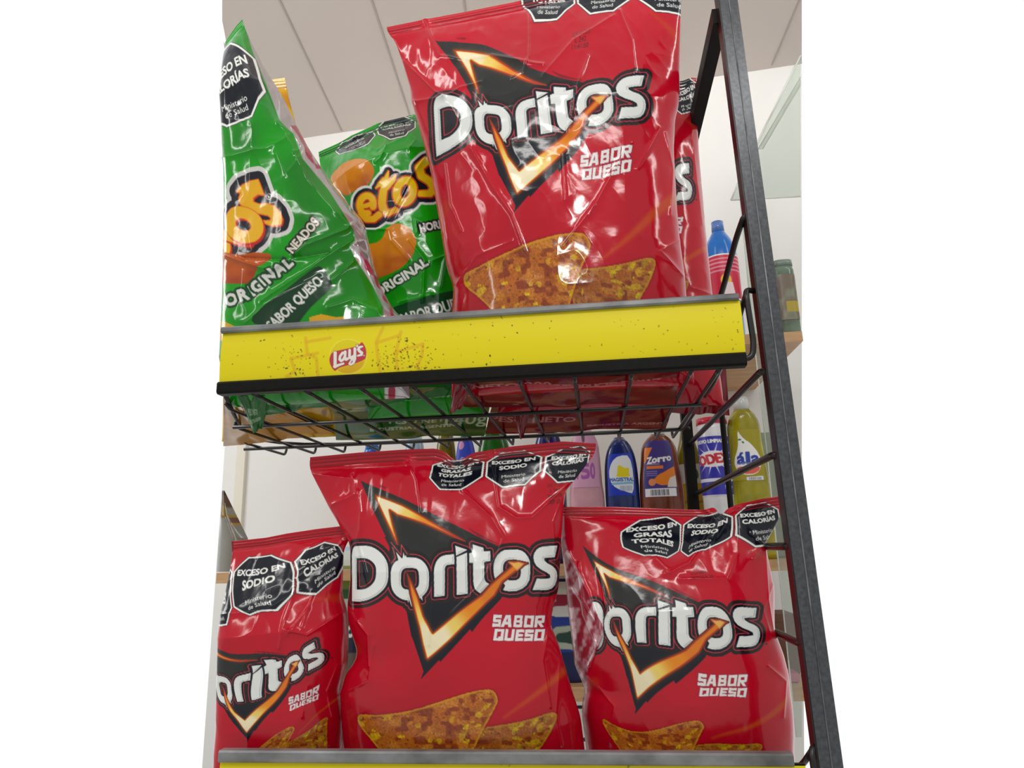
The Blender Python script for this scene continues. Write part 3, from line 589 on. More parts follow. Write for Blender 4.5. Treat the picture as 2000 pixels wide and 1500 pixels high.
def green_art_mid():
    A = Art(560, 200, 1000, 740, 2.0, GREEN); sl = (slice(None), slice(None))
    A.put(sl, np.clip(vnoise(A.X/70, A.Y/90, 15)-.4, 0, 1)*.7, (12, 120, 16))
    K = lambda p: T(p, 620, 230, .135)
    K3 = lambda p: T(p, 680, 380, .1734)
    puff(A, K([(180, 800), (250, 720), (400, 640), (560, 605), (700, 620), (800, 690), (828, 790), (790, 890), (740, 980), (560, 1050), (420, 1170), (300, 1100), (200, 930)]))
    e = [(ring(716, 400, 13.5, 17.5, 15, a0=60, a1=360), 7.5), ([(703, 405), (716, 402), (729, 396)], 5), ([(703, 400), (706, 418), (716, 428), (730, 428), (741, 419)], 7.5)]
    t = [([(758, 334), (753, 352), (748, 374), (746, 396), (750, 410), (759, 415), (773, 409)], [1.5, 6.5, 8.5, 9, 9, 8, 6]), ([(734, 367), (742, 360), (751, 352)], [1.5, 5, 7]), ([(772, 341), (766, 351), (756, 362), (750, 368)], [1.5, 6, 7, 7])]
    o = [(ring(790, 373, 16, 22, 12), 9)]
    s = [([(848, 306), (832, 314), (818, 327), (822, 342), (838, 352), (846, 364), (838, 376), (820, 377)], [8, 8.5, 9, 9, 9, 8.5, 8, 7])]
    h = [([(655, 400), (660, 450), (662, 470)], 8), ([(662, 450), (674, 436), (682, 444), (688, 462)], 7)]; c = [(ring(628, 466, 15, 22, 0, a0=-300, a1=-60), 9)]
    logo(A, e+t+o+s+h+c, .85)
    for ch in (c, h, s, o, t, e):
        sh = [(np.asarray(p)+[1.6, 2.4], np.asarray(r)*.86) for p, r in ch]; dd, ss = A.caps(sh+ch, m=6); A.put(ss, A.cov(dd, 0), (196, 44, 28))
        dd, ss = A.caps([(p, np.asarray(r)*.86) for p, r in ch], m=6); y = A.Y[ss]; t_ = sstep(y, 300, 440)[..., None]; A.put(ss, A.cov(dd, .4), (226, 110, 26)); A.put(ss, A.cov(dd, -.4), np.array([244, 212, 20])*(1-t_)+np.array([232, 172, 16])*t_)
    A.text('HORNEADOS', 872, 434, 15, OFFW, rot=14, bold=.9, xs=.8, lines=[(3.4, (30, 30, 30))])
    puff(A, K3([(100, 600), (215, 560), (330, 540), (400, 480), (430, 380), (520, 315), (620, 330), (720, 400), (778, 520), (750, 650), (650, 780), (480, 880), (340, 945), (240, 930), (120, 800)]), ang=(.3, .9))
    A.text('ORIGINAL', 783, 541, 17, OFFW, rot=33, bold=1.1, width=118, lines=[(3.2, (14, 74, 30))])
    A.poly([[(742, 612), (772, 598), (884, 567), (960, 548), (990, 640), (960, 700), (740, 700)]], (12, 74, 34))
    A.text('SABOR QUESO', 848, 606, 21, OFFW, rot=17, bold=.8, width=140)
    octagon(A, 697, 252, 36, 34, ['EXCESO EN', 'SODIO'], 14); octagon(A, 771, 234, 36, 34, ['EXCESO EN', 'CALORÍAS'], 14)
    return A
def green_art_left():
    A = Art(380, 0, 820, 760, 2.0, (12, 150, 14)); sl = (slice(None), slice(None))
    A.put(sl, np.clip(vnoise(A.X/60, A.Y/90, 25)-.35, 0, 1)*.9, (8, 96, 14))
    K = lambda p: T(p, 430, 320, .14)
    K8 = lambda p: T(p, 430, 460, .18)
    octagon(A, 444, 164, 66, 75, ['EXCESO EN', 'CALORÍAS'], 17)
    o = [(ring(475, 439, 27, 23, 30), 11.5)]
    t = [(K([(-200, 700), (30, 990), (220, 1060), (390, 1090)]), [6, 7.5, 8, 7])]
    S = K([(235, 380), (320, 290), (440, 235), (535, 215), (610, 430), (520, 415), (455, 465), (455, 520), (530, 548), (650, 550), (760, 590), (840, 680), (870, 770), (850, 840), (770, 860), (690, 850), (610, 820), (590, 780), (680, 775), (695, 745), (655, 710), (560, 690), (450, 670), (340, 620), (280, 560), (265, 480), (290, 400), (240, 400)])
    e1 = [(ring(425, 490, 16, 20, 30), 9)]
    # shared outlines of the letters, then their faces
    d1, s1 = A.sdf(segs_of([S]), m=40); d2, s2 = A.caps(o+t+e1, m=40)
    for w, c in ((23, (206, 204, 200)), (14.5, (26, 25, 34))):
        A.put(s2, A.cov(d2, w), c); A.put(s1, A.cov(d1, w), c)
    A.poly([T(S, 3, 3, 1)], (190, 34, 30)); A.poly([S], (226, 104, 28), w=1.4); A.poly([S], (230, 172, 24), w=-.6)
    for ch in (e1, t, o):
        dd, ss = A.caps([(np.asarray(p)+[3, 4], r) for p, r in ch], m=6); A.put(ss, A.cov(dd, 1), (190, 34, 30))
        dd, ss = A.caps(ch, m=6); A.put(ss, A.cov(dd, 1.2), (226, 104, 28)); A.put(ss, A.cov(dd, -.5), (232, 176, 26))
    a = np.linspace(0, 6.3, 20); dd, ss = A.caps([(np.stack([525.6+5.4*np.cos(a), 384.6+5.4*np.sin(a)], 1), .6)], m=3); A.put(ss, A.cov(dd), OFFW); A.text('R', 525.6, 384.6, 5.5, OFFW, rot=20, bold=.3)
    A.text('NEADOS', 592, 460, 17, (214, 208, 190), rot=50, bold=.9, width=80, lines=[(3.4, (28, 26, 22))])
    puff(A, K8([(-60, 170), (60, 190), (200, 220), (350, 165), (555, 180), (490, 260), (380, 350), (335, 480), (270, 530), (30, 520), (-60, 480)]), (186, 84, 22), (150, 52, 22))
    for ch, x, y, r in (('O', 450.5, 585, 8), ('R', 474, 575.5, 20), ('I', 489.5, 567, 30), ('G', 499, 557, 38), ('I', 509, 547, 42), ('N', 523, 537, 44), ('A', 543, 524, 40), ('L', 560, 511, 40)):
        A.text(ch, x, y, 21 if ch not in 'I' else 20, (214, 212, 206), rot=r, bold=1.7, lines=[(4.5, (12, 66, 26))])
    A.poly([K8([(325, 900), (480, 760), (700, 590), (900, 440), (1060, 325), (1110, 350), (1225, 520), (1215, 575), (1000, 770), (880, 910), (820, 985), (380, 970)])], (12, 56, 28), smooth=1)
    A.text('SABOR QUESO', 575, 592, 19, (220, 218, 212), rot=43, bold=.9, width=136)
    A.poly([K8([(975, 1100), (970, 890), (1100, 855), (1250, 885), (1340, 878), (1380, 945), (1300, 1000), (1200, 1100)])], (222, 164, 22))
    A.poly([K8([(-100, 880), (30, 920), (160, 980), (400, 1025), (420, 1100), (-100, 1100)])], (216, 156, 22))
    A.text('CRUNCHY', 707, 617, 7, (220, 225, 215), rot=80, bold=.2, width=38) if False else A.text('RATIVA', 706, 617, 5.5, (220, 225, 215), rot=80, bold=.2, width=28)
    return A
GG = 'green cheese puff bags'
def silver_right(c, px, py, U, V):
    e = np.interp(py, [40, 100, 150, 200, 235, 262, 290, 310, 370, 420, 450, 470, 482, 500, 560, 600, 640], [475, 492, 513, 532, 545, 572, 583, 590, 640, 672, 690, 693, 682, 690, 728, 747, 750])
    k = np.clip((px-e)/2, 0, 1); n = vnoise(px/6, py/14, 71); w = vnoise(px/12+py/30, py/24, 73)
    s = np.stack([188+30*n, 182+28*n, 184+28*n, 130+60*n], 1)
    r = sstep(np.sin(((px-e)-9)/5.)*.5+.5+(w-.5)*.7, .62, .8)*((px-e) < 22)*((py > 245) & (py < 330) | (py > 490))
    s = s*(1-r[:, None])+np.array([170, 36, 66, 30.])*r[:, None]
    return c*(1-k[:, None])+(s/255.)*k[:, None]
ag = ID([(446, 165), (495, 112), (509, 163), (495, 215), (475, 439), (505, 354), (550, 428), (452, 582), (560, 508), (527, 637), (626, 545), (650, 555), (490, 620), (610, 432), (575, 480), (650, 450), (700, 600), (620, 330), (560, 260), (500, 520), (440, 520), (440, 340), (520, 250), (640, 625)])
bag('large green cheese puff bag at the left front of the upper shelf, silver side showing', 
    [(440, 82), (458, 200), (468, 350), (468, 500), (466, 642)],
    [(473, 40), (480, 62), (514, 128), (548, 182), (580, 246), (602, 288), (646, 356), (712, 436), (722, 480), (726, 505), (742, 558), (768, 604), (792, 626)],
    [(440, 82), (452, 64), (462, 50), (473, 38)],
    .078, FLOOR_U, .054, .045, 330, 520, green_art_left(), ag, back=M_SILVER, group=GG, seed=41, rough=.6, lopen=.12, lexp=7, seal=.02, toptap=.22, recolor=silver_right,
    creases=[([(440, 500), (530, 530), (600, 480), (690, 445)], 4, 5), ([(470, 500), (560, 505), (640, 490)], 4, -4), ([(540, 240), (572, 262), (600, 300)], 5, 4), ([(435, 310), (520, 290), (575, 262)], 8, 3), ([(510, 590), (560, 555), (640, 500), (690, 470)], 5, 4), ([(545, 130), (548, 235), (600, 350), (690, 450), (747, 600)], 4, 3), ([(480, 630), (520, 595), (620, 540)], 5, 2), ([(650, 545), (690, 510)], 4, 3), ([(690, 440), (716, 470), (690, 480), (720, 500)], 3, 4), ([(570, 250), (592, 290), (575, 300)], 3, 4), ([(640, 600), (690, 585), (740, 610)], 6, 3), ([(600, 290), (560, 340), (540, 300)], 6, 2.5), ([(530, 60), (500, 180), (520, 240)], 8, 2)])
am = ID([(716, 400), (757, 338), (790, 373), (832, 314), (749, 564), (832, 508), (660, 340), (780, 470), (787, 615), (880, 590), (820, 440), (850, 430), (730, 480), (800, 300), (720, 300), (900, 500), (640, 500)])+[(697, 286, 695, 291), (771, 268, 767, 271), (771, 200, 780, 226), (697, 218, 690, 268), (735, 243, 735, 257)]
def green_top(c, px, py, U, V): return c
bag('green cheese puff bag between the large green bag and the largest red one', 
    [(622, 300), (626, 330), (650, 420), (690, 520), (712, 600), (720, 628)],
    [(872, 204), (880, 260), (905, 400), (930, 520), (940, 610)],
    [(622, 297), (660, 280), (685, 266), (740, 240), (812, 223), (872, 206)],
    .195, FLOOR_U, .055, .050, 300, 400, green_art_mid(), am, back=M_GRNBACK, group=GG, seed=52, rough=.55, seal=.03, toptap=.16,
    creases=[([(755, 285), (742, 310), (735, 315)], 4, 3.5), ([(760, 430), (800, 350), (830, 310)], 2.5, 2.5), ([(700, 450), (760, 448), (765, 470), (800, 510)], 3, 2.6), ([(800, 470), (830, 510), (825, 590)], 4, 2.5), ([(790, 250), (812, 275), (800, 290)], 4, 2.5), ([(845, 510), (870, 500), (860, 560)], 4, 3), ([(690, 268), (735, 292), (790, 268)], 4, 2), ([(830, 440), (812, 430), (815, 455)], 3, 3), ([(780, 590), (840, 575)], 5, 2.5)])
# yellow bag at the back left
AY = Art(380, 100, 760, 800, 1.5, (214, 168, 22)); AY.put((slice(None), slice(None)), np.clip(vnoise(AY.X/40, AY.Y/40, 6)-.3, 0, 1), (168, 104, 16))
bag('yellow snack bag at the back of the upper shelf, behind the large green bag', 
    [(456, 160), (452, 300), (448, 500), (446, 640)], [(556, 152), (566, 200), (600, 320), (640, 480), (655, 640)], [(456, 165), (500, 158), (556, 152)],
    .30, FLOOR_U, .05, .045, 150, 200, AY, ID([(440, 160), (640, 640), (440, 640), (556, 160)]), back=M_YELBACK, seed=61, rough=.6)

# seals that hang under the bags, seen through the wires of the upper basket
def find(txt): return next(o for o in bpy.data.objects if o.get('label', '').startswith(txt))
def U3(px, py, Y): return atY(px, py, Y)
def hang(lbl, quad, rows, col, tcol=(168, 188, 160), m=None):
    o = find(lbl); flap(o, np.array(o.location), [atY(*p) for p in quad], art_rows=rows, col=col, tcol=tcol)
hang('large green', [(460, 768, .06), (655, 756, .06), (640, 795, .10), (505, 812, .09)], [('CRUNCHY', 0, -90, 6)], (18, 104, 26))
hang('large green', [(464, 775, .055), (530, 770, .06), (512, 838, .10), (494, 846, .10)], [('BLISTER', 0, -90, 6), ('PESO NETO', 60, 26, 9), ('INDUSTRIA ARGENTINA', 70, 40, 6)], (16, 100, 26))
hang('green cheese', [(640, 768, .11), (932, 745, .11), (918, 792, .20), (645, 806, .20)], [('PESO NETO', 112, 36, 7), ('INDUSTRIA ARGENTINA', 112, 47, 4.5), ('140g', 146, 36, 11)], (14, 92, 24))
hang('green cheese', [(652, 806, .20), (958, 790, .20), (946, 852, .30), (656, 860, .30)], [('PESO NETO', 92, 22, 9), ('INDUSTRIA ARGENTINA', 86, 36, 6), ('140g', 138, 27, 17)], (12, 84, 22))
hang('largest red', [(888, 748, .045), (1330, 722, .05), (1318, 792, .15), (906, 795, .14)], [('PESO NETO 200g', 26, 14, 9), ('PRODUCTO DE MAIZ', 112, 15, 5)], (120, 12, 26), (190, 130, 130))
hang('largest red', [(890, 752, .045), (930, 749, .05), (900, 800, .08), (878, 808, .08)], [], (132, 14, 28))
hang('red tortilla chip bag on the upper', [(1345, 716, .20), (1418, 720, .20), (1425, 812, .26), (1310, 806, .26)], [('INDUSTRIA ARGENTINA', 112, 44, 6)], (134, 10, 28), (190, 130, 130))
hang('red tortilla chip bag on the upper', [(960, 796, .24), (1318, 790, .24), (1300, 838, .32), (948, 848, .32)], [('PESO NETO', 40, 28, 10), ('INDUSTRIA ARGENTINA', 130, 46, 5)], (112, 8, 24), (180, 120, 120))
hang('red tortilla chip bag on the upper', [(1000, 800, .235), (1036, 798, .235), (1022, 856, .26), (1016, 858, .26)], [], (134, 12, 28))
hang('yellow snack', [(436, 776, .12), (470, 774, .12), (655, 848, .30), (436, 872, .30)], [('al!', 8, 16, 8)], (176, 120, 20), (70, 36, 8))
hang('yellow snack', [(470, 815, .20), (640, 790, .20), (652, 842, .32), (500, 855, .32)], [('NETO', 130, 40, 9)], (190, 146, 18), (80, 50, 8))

# ------------------------------------------------------------------ display rack
rack = empty('display_rack', (.02, 0, 1.0), 'black steel side frame with ladder rungs at the right of both shelves', 'rack frame')
def upright():
    b = MB(); xt, xb = .0135, .0262; zt, zb = 1.92, .98; w = .0185; d = .016
    def ring_(x, z): return [(x, .0, z), (x+w, .0, z), (x+w, d, z), (x, d, z)]
    b.hexa(ring_(xb, zb)+ring_(xt, zt)); return b.build('front_upright', M_POST, rack)
fu = upright()
b = MB()
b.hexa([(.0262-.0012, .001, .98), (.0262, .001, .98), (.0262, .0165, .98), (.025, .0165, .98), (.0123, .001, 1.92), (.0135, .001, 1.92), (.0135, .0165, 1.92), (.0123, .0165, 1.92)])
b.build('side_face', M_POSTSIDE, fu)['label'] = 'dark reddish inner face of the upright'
b = MB(); b.tube([(.0135+.0095-.0000, -.0004, 1.915), (.0262+.0095, -.0004, .99)], .0007, 6); b.build('front_groove', M_LIP, fu)
MB().box((.000, .478, .98), (.016, .496, 1.84)).build('back_upright', M_BLACK, rack)
MB().tube([(.062, .47, .98), (.062, .47, 1.47)], .0045).build('rear_rod', M_BLACK, rack)
b = MB(); b.hexa([(.0085, .012, 1.815), (.0235, .012, 1.815), (.0235, .49, 1.815), (.0085, .49, 1.815), (.0085, .012, 1.833), (.0235, .012, 1.833), (.0235, .49, 1.833), (.0085, .49, 1.833)]); b.build('top_rail', M_BLACK, rack)
for z, x0, x1 in ((1.4272, .0186, .0097), (1.348, .0207, .0125), (1.2667, .0235, .014), (1.185, .0265, .016)):
    MB().tube(bez([(x0+.006, .008, z), (x0-.002, .012, z), (x1, .48, z)]), .0036).build('rung', M_WIRE, rack)
MB().tube(bez([(.022, .006, 1.584), (.016, .008, 1.5845), (.0115, .03, 1.572), (.004, .09, 1.535), (.000, .19, 1.515), (.008, .482, 1.5105)]), .0032).build('rung', M_WIRE, rack)

# ------------------------------------------------------------------ wire baskets with price rails
def strip_art(seed, with_logo):
    A = Art(425, 560, 1480, 790, 1.5, (232, 214, 10)); sl = (slice(None), slice(None))
    if with_logo:
        C = (222, 176, 24)
        for ch in ([(597, 660), (600, 690), (618, 700), (622, 745)], [(598, 668), (645, 660)], [(570, 700), (620, 690)], [(568, 700), (576, 725), (560, 735), (585, 745)],
                   [(748, 640), (735, 668), (738, 700), (745, 740)], [(735, 670), (780, 655)], [(783, 648), (773, 690), (778, 735)], [(772, 688), (826, 672)], [(826, 672), (824, 695), (815, 715), (820, 735)]):
            d, s2 = A.caps([(ch, 3.2)], m=3); A.put(s2, A.cov(d, 0, 1.5)*.65, C)
    rs = np.random.RandomState(seed)
    for i in range(420):
        if rs.rand() < .55: x = rs.choice([575, 760, 790, 815, 830]) + rs.randn()*22; y = 705+rs.randn()*22
        else: x = rs.uniform(430, 1450); y = rs.uniform(585, 760)
        r = abs(rs.randn())*.55+.3
        d, s2 = A.caps([([(x, y), (x+rs.randn()*1.2, y+rs.randn()*1.2)], r)], m=2); 
        if s2 is not None: A.put(s2, A.cov(d)*rs.uniform(.4, .95), (58, 50, 20))
    if with_logo:
        K = lambda p: T(p, 620, 640, .07)
        c = ring(680, 696.5, 37, 34.5); A.poly([c], (246, 226, 96)); A.poly([c], (222, 206, 18), w=-1.4)
        A.poly([K([(540, 1180), (700, 1110), (900, 1060), (1180, 970), (1310, 900), (1250, 1100), (1100, 1210), (880, 1280), (680, 1260)])], (220, 160, 32), .7, smooth=1, soft=3)
        A.poly([K([(330, 850), (400, 690), (560, 640), (900, 570), (1090, 520), (1180, 460), (1240, 385), (1330, 520), (1370, 680), (1350, 830), (1320, 890), (1060, 1000), (850, 1050), (620, 1110), (540, 1170), (490, 1220), (400, 1120), (340, 980)])], (192, 62, 70), smooth=1)
        chs = [(K([(495, 700), (492, 1085)]), 3.1), (K([(480, 1088), (600, 1040), (725, 1000)]), [3, 2.3, 1.8]),
               (K([(770, 690), (700, 705), (630, 800), (620, 890), (660, 930), (720, 890), (765, 800)]), 2.4), (K([(775, 670), (768, 850), (800, 890), (850, 860)]), 2.5),
               (K([(900, 630), (895, 800), (930, 850), (1000, 800)]), 2.6), (K([(1045, 585), (1040, 880), (1005, 980), (930, 1035), (885, 1010), (930, 930), (1000, 870)]), [2.7, 2.6, 2.2, 1.8, 1.6, 1.4, 1.4]),
               (K([(1110, 490), (1105, 525)]), 1.6), (K([(1255, 525), (1170, 545), (1140, 610), (1180, 660), (1240, 700), (1230, 755), (1120, 785)]), [1.5, 2.4, 2.6, 2.8, 2.6, 2.3, 1.5]), (K([(1300, 775), (1301, 776)]), 1.1)]
        d, s2 = A.caps(chs, m=4); A.put(s2, A.cov(d, .9), (130, 36, 48)); A.put(s2, A.cov(d, .25), (236, 230, 222))
    return A
XL = atY(434, 700, 0)[0]
def basket(name, XL, label, z_lip_bot, z_strip_bot, z_bot, floor, x_lip, x_strip, logo_on, lip_h, specs):
    o = empty(name, (-.25, 0, floor), label, 'wire shelf')
    # grey steel lip on top, yellow card below it, black channel at the foot
    b = MB(); b.bevbox((XL, -.007, z_lip_bot), (x_lip, .004, z_lip_bot+lip_h), .0015); b.build('top_lip', M_LIP, o)['label'] = 'worn grey steel lip along the shelf edge'
    b = MB(); b.bevbox((XL, -.0065, z_bot), (x_strip-.0005, .008, z_strip_bot), .002); b.build('front_channel', M_BLACK, o)['label'] = 'black steel channel under the price strip'
    MB().box((XL, -.0012, z_strip_bot-.002), (x_strip, .003, z_lip_bot+.001)).build('backing_plate', M_BLACK, o)
    nu, nv = (1100, 110) if logo_on else (700, 60)
    U, V = np.meshgrid(np.linspace(XL, x_strip, nu), np.linspace(z_lip_bot, z_strip_bot-.0005, nv))
    Y = -.0022-.0016*np.sin((V-z_strip_bot)/(z_lip_bot-z_strip_bot)*math.pi)
    P = np.stack([U, Y, V], -1); px, py = proj(P)
    A = specs
    if not logo_on: py = py-1490+620; px = px*1.0
    me = grid_mesh('price_strip', (P-np.array(o.location)).reshape(-1, 3), nv, nu, A.sample(px.ravel(), py.ravel())); link('price_strip', me, M_STRIP, o)['label'] = 'yellow price strip'
    xs = [atY(p, q, .003)[0] for p, q in ((492, 775), (595, 765), (702, 760), (802, 755), (902, 751), (1012, 747), (1122, 737), (1234, 726), (1352, 722), (1406, 720))]
    r = .0021
    for x in xs:
        MB().tube(bez([(x, .004, floor-.001), (x, .05, floor-r), (x, .426, floor-r), (x, .432, floor+.013)], 4), r, 8).build('depth_wire', M_WIRE, o)
    xe = lambda y: XL-.44*y
    for y, z, x1 in ((.155, floor-2.6*r, -.018), (.33, floor-2.6*r, -.018)):
        MB().tube([(xe(y), y, z), (x1, y, z)], r*1.15, 8).build('cross_wire', M_WIRE, o)
    MB().tube(bez([(XL+.002, .002, floor+.004), (xe(.432), .432, floor+.012), (-.006, .432, floor+.012), (.004, .425, floor+.012)]), r*1.15, 8).build('back_rim', M_WIRE, o)
    for x in (XL-.025, XL-.075, XL-.125):
        y0 = (XL-x)/.44; MB().tube(bez([(x, y0, floor+.003), (x, y0+.01, floor-r), (x, .426, floor-r), (x, .432, floor+.013)], 4), r, 8).build('depth_wire', M_WIRE, o)
    MB().tube(bez([(x_strip-.012, -.001, floor+.004), (x_strip+.006, -.001, floor+.006), (x_strip+.0085, -.001, floor+.02), (x_strip+.0065, -.001, z_lip_bot+.004), (x_strip+.008, .003, z_lip_bot+.012), (x_strip+.018, .010, z_lip_bot+.013)], 6), .0028).build('side_hook', M_WIRE, o)
    MB().tube(bez([(x_strip+.008, .003, z_lip_bot+.010), (x_strip+.004, .03, z_lip_bot-.01), (-.008, .10, floor+.012), (-.004, .432, floor+.012)]), .0026).build('side_wire', M_WIRE, o)
    return o
zL = lambda p: atY(*p, 0)[2]
basket('wire_basket', XL, 'upper black wire shelf with a yellow front strip bearing a round chip logo', zL((1440, 589)), zL((1455, 690)), zL((1455, 716)), FLOOR_U, 0.0, .0015, True, .0065, strip_art(5, True))
basket('wire_basket', atY(434, 1470, 0)[0], 'lower black wire shelf along the bottom edge, wide grey lip over yellow', zL((1545, 1494)), zL((1545, 1494))-.055, zL((1545, 1494))-.065, FLOOR_L, .0035, .013, False, zL((1545, 1468))-zL((1545, 1494)), strip_art(9, False))

# ------------------------------------------------------------------ room
ZC_ = 2.45
cl, cr = atZ(605, 268, ZC_), atZ(1565, 125, ZC_)
wdir = nrm(cr-cl); wn = np.cross(wdir, [0, 0, 1.]); wd = wn@cl     # wall plane
def onwall(px, py, off=0): return planept(px, py, wn, wd+off)
def flat(name, pts, m, kind='structure'):
    me = tris_mesh(name, pts, [tuple(range(len(pts)))]); o = link(name, me, m); o['kind'] = kind; return o
wl = onwall(433, 960); wl0 = np.array([wl[0], wl[1], .3]); wl1 = np.array([wl[0], wl[1], ZC_])
flat('wall_back', [wl0, onwall(1572, 1600), onwall(1566, 1000), onwall(1566, 125), np.array([wl[0], wl[1], ZC_])], M_WALL)
flat('ceiling', [atZ(434, -420, ZC_), atZ(434, 40, ZC_), wl1, onwall(1566, 124.8), atZ(1566, -420, ZC_)], M_CEIL)
def seam(n, a, b2, w=.004):
    a = atZ(*a, ZC_-.002); b2 = atZ(*b2, ZC_-.002); d = nrm(b2-a); s = np.cross(d, [0, 0, 1])*w/2
    a = a-d*.6
    o = MB().hexa([a-s, a+s, b2+s, b2-s]+[q+np.array([0, 0, .0018]) for q in (a-s, a+s, b2+s, b2-s)]).build('trim_%d' % n, M_SEAM); o['kind'] = 'structure'
seam(1, (545, 0), (667, 256)); seam(2, (725, 0), (803, 236)); seam(3, (905, 0), (940, 215)); seam(4, (1562, 0), (1508, 128))
# cream trim down the wall at the left
p0 = onwall(484, 877); dw = wdir
def wallbox(name, px0, px1, z0, z1, t, m, kind=None, py=900):
    a = onwall(px0, py); b2 = onwall(px1, py); nn = wn if wn[1] < 0 else -wn
    q = []
    for z in (z0, z1):
        q += [np.array([a[0], a[1], z])+nn*t, np.array([b2[0], b2[1], z])+nn*t, np.array([b2[0], b2[1], z]), np.array([a[0], a[1], z])]
    o = MB().hexa(q).build(name, m)
    if kind: o['kind'] = kind
    return o
wallbox('trim_5', 466, 483, .3, ZC_-.001, .012, M_CREAM, 'structure')

# ------------------------------------------------------------------ wooden wall shelves behind the rack
def wall_shelf(label, px0, px1, py_front, Yf, thick, m_edge=M_WOOD):
    a = atY(px0, py_front, Yf); b2 = atY(px1, py_front, Yf)
    z = (a[2]+b2[2])/2; xa, xb = a[0], b2[0]
    def yw(x): return (wd-wn[0]*x)/wn[1]
    o = MB().hexa([(xa, Yf, z-thick), (xb, Yf, z-thick), (xb, yw(xb)-.002, z-thick), (xa, yw(xa)-.002, z-thick), (xa, Yf, z), (xb, Yf, z), (xb, yw(xb)-.002, z), (xa, yw(xa)-.002, z)]).build('wall_shelf', m_edge)
    tag(o, label, 'shelf'); return z
z_up = wall_shelf('pale wooden wall shelf at upper right, holding a blue bottle', 1385, 1567, 652, .58, .018)
Yb = .62
z_mid = atY(1290, 1108, Yb)[2]
z_mid = wall_shelf('wooden wall shelf hidden behind the lower bags, holding the row of cleaning bottles', 424, 1575, 1106, .56, .018)
z_low = wall_shelf('lowest pale wooden wall shelf, glimpsed between the middle and right red bags', 650, 1600, 1342, .56, .022)

# ------------------------------------------------------------------ bottles
def body(parent, name, cx, cy, prof, m, n=40, sq=2.0, base=None):
    """prof: (z, rx, ry) rings; superellipse sections"""
    V = []; Fc = []; base = np.array(parent.location)
    a = np.linspace(0, 2*math.pi, n, endpoint=False); c = np.sign(np.cos(a))*np.abs(np.cos(a))**(2/sq); s = np.sign(np.sin(a))*np.abs(np.sin(a))**(2/sq)
    for z, rx, ry in prof: V += [(cx+rx*c[k]-base[0], cy+ry*s[k]-base[1], z-base[2]) for k in range(n)]
    for i in range(len(prof)-1):
        for k in range(n): Fc.append((i*n+k, i*n+(k+1) % n, (i+1)*n+(k+1) % n, (i+1)*n+k))
    Fc.append(tuple(range(n-1, -1, -1))); Fc.append(tuple((len(prof)-1)*n+k for k in range(n)))
    return link(name, tris_mesh(name, V, Fc, True), m, parent)
def smooth_prof(keys, n=28):
    """keys (t, rx) resampled with a smooth curve"""
    t = np.array([k[0] for k in keys]); r = np.array([k[1] for k in keys]); T_ = np.linspace(t[0], t[-1], n)
    R_ = np.interp(T_, t, r); 
    for _ in range(2): R_[1:-1] = (R_[:-2]+2*R_[1:-1]+R_[2:])/4
    return list(zip(T_, R_))
def label_patch(parent, cx, cy, prof, z0, z1, a0, a1, art, aw, ah, sq=2.0, off=.0008, mask=None, nu=90, nv=110, name='front_label'):
    zs = np.array([p[0] for p in prof]); rx = np.array([p[1] for p in prof]); ry = np.array([p[2] for p in prof]); base = np.array(parent.location)
    A_, Zz = np.meshgrid(np.radians(np.linspace(a0, a1, nu)), np.linspace(z1, z0, nv))
    c = np.sign(np.cos(A_))*np.abs(np.cos(A_))**(2/sq); s = np.sign(np.sin(A_))*np.abs(np.sin(A_))**(2/sq)
    X = cx+(np.interp(Zz, zs, rx)+off)*c; Y = cy+(np.interp(Zz, zs, ry)+off)*s
    P = np.stack([X, Y, Zz], -1)-base
    U, V = np.meshgrid(np.linspace(0, aw, nu), np.linspace(0, ah, nv))
    me = grid_mesh(name, P.reshape(-1, 3), nv, nu, art.sample(U.ravel(), V.ravel())); return link(name, me, M_LABEL, parent)
GB = 'cleaning bottles behind the rack'
def bottle(name, label, cat, pxl, pxr, pyt, zb, Y, keys, capkeys, colm, capm, depth=.55, sq=2.4, grp=GB, pym=960, lab=None):
    """keys: (fraction of height, fraction of half width); capkeys the same for the cap"""
    a = atY(pxl, pym, Y); b2 = atY(pxr, pym, Y); zt = atY((pxl+pxr)/2, pyt, Y)[2]; cx = (a[0]+b2[0])/2; hw = (b2[0]-a[0])/2; H = zt-zb
    o = empty(name, (cx, Y, zb), label, cat, grp)
    prof = [(zb+t*H, r*hw, max(.004, min(r*hw, hw*depth if r > .5 else r*hw))) for t, r in smooth_prof(keys)]
    prof[0] = (zb+.0002, prof[0][1], prof[0][2])
    body(o, 'bottle_body', cx, Y, prof, colm, sq=sq)
    if capkeys:
        cp = [(zb+t*H, r*hw, r*hw) for t, r in capkeys]; body(o, 'cap', cx, Y, cp, capm, sq=2)
    if lab:
        art, aw, ah, t0, t1, a0, a1 = lab; label_patch(o, cx, Y, prof, zb+t0*H, zb+t1*H, a0, a1, art, aw, ah, sq=sq)
    return o
def plas(name, rgb, rgb2=None, rough=.2, ns=30): return mat(name, rgb, rough=rough, rgb2=rgb2, noise=.15, nscale=ns, coat=.3)
M_CAPW = plas('white_plastic', (226, 226, 228)); M_BLUEP = plas('blue_liquid', (16, 44, 116), (8, 28, 84)); M_AMBER = plas('amber_liquid', (128, 58, 24), (90, 34, 14)); M_PINK = plas('pink_plastic', (222, 170, 182), (206, 150, 164))
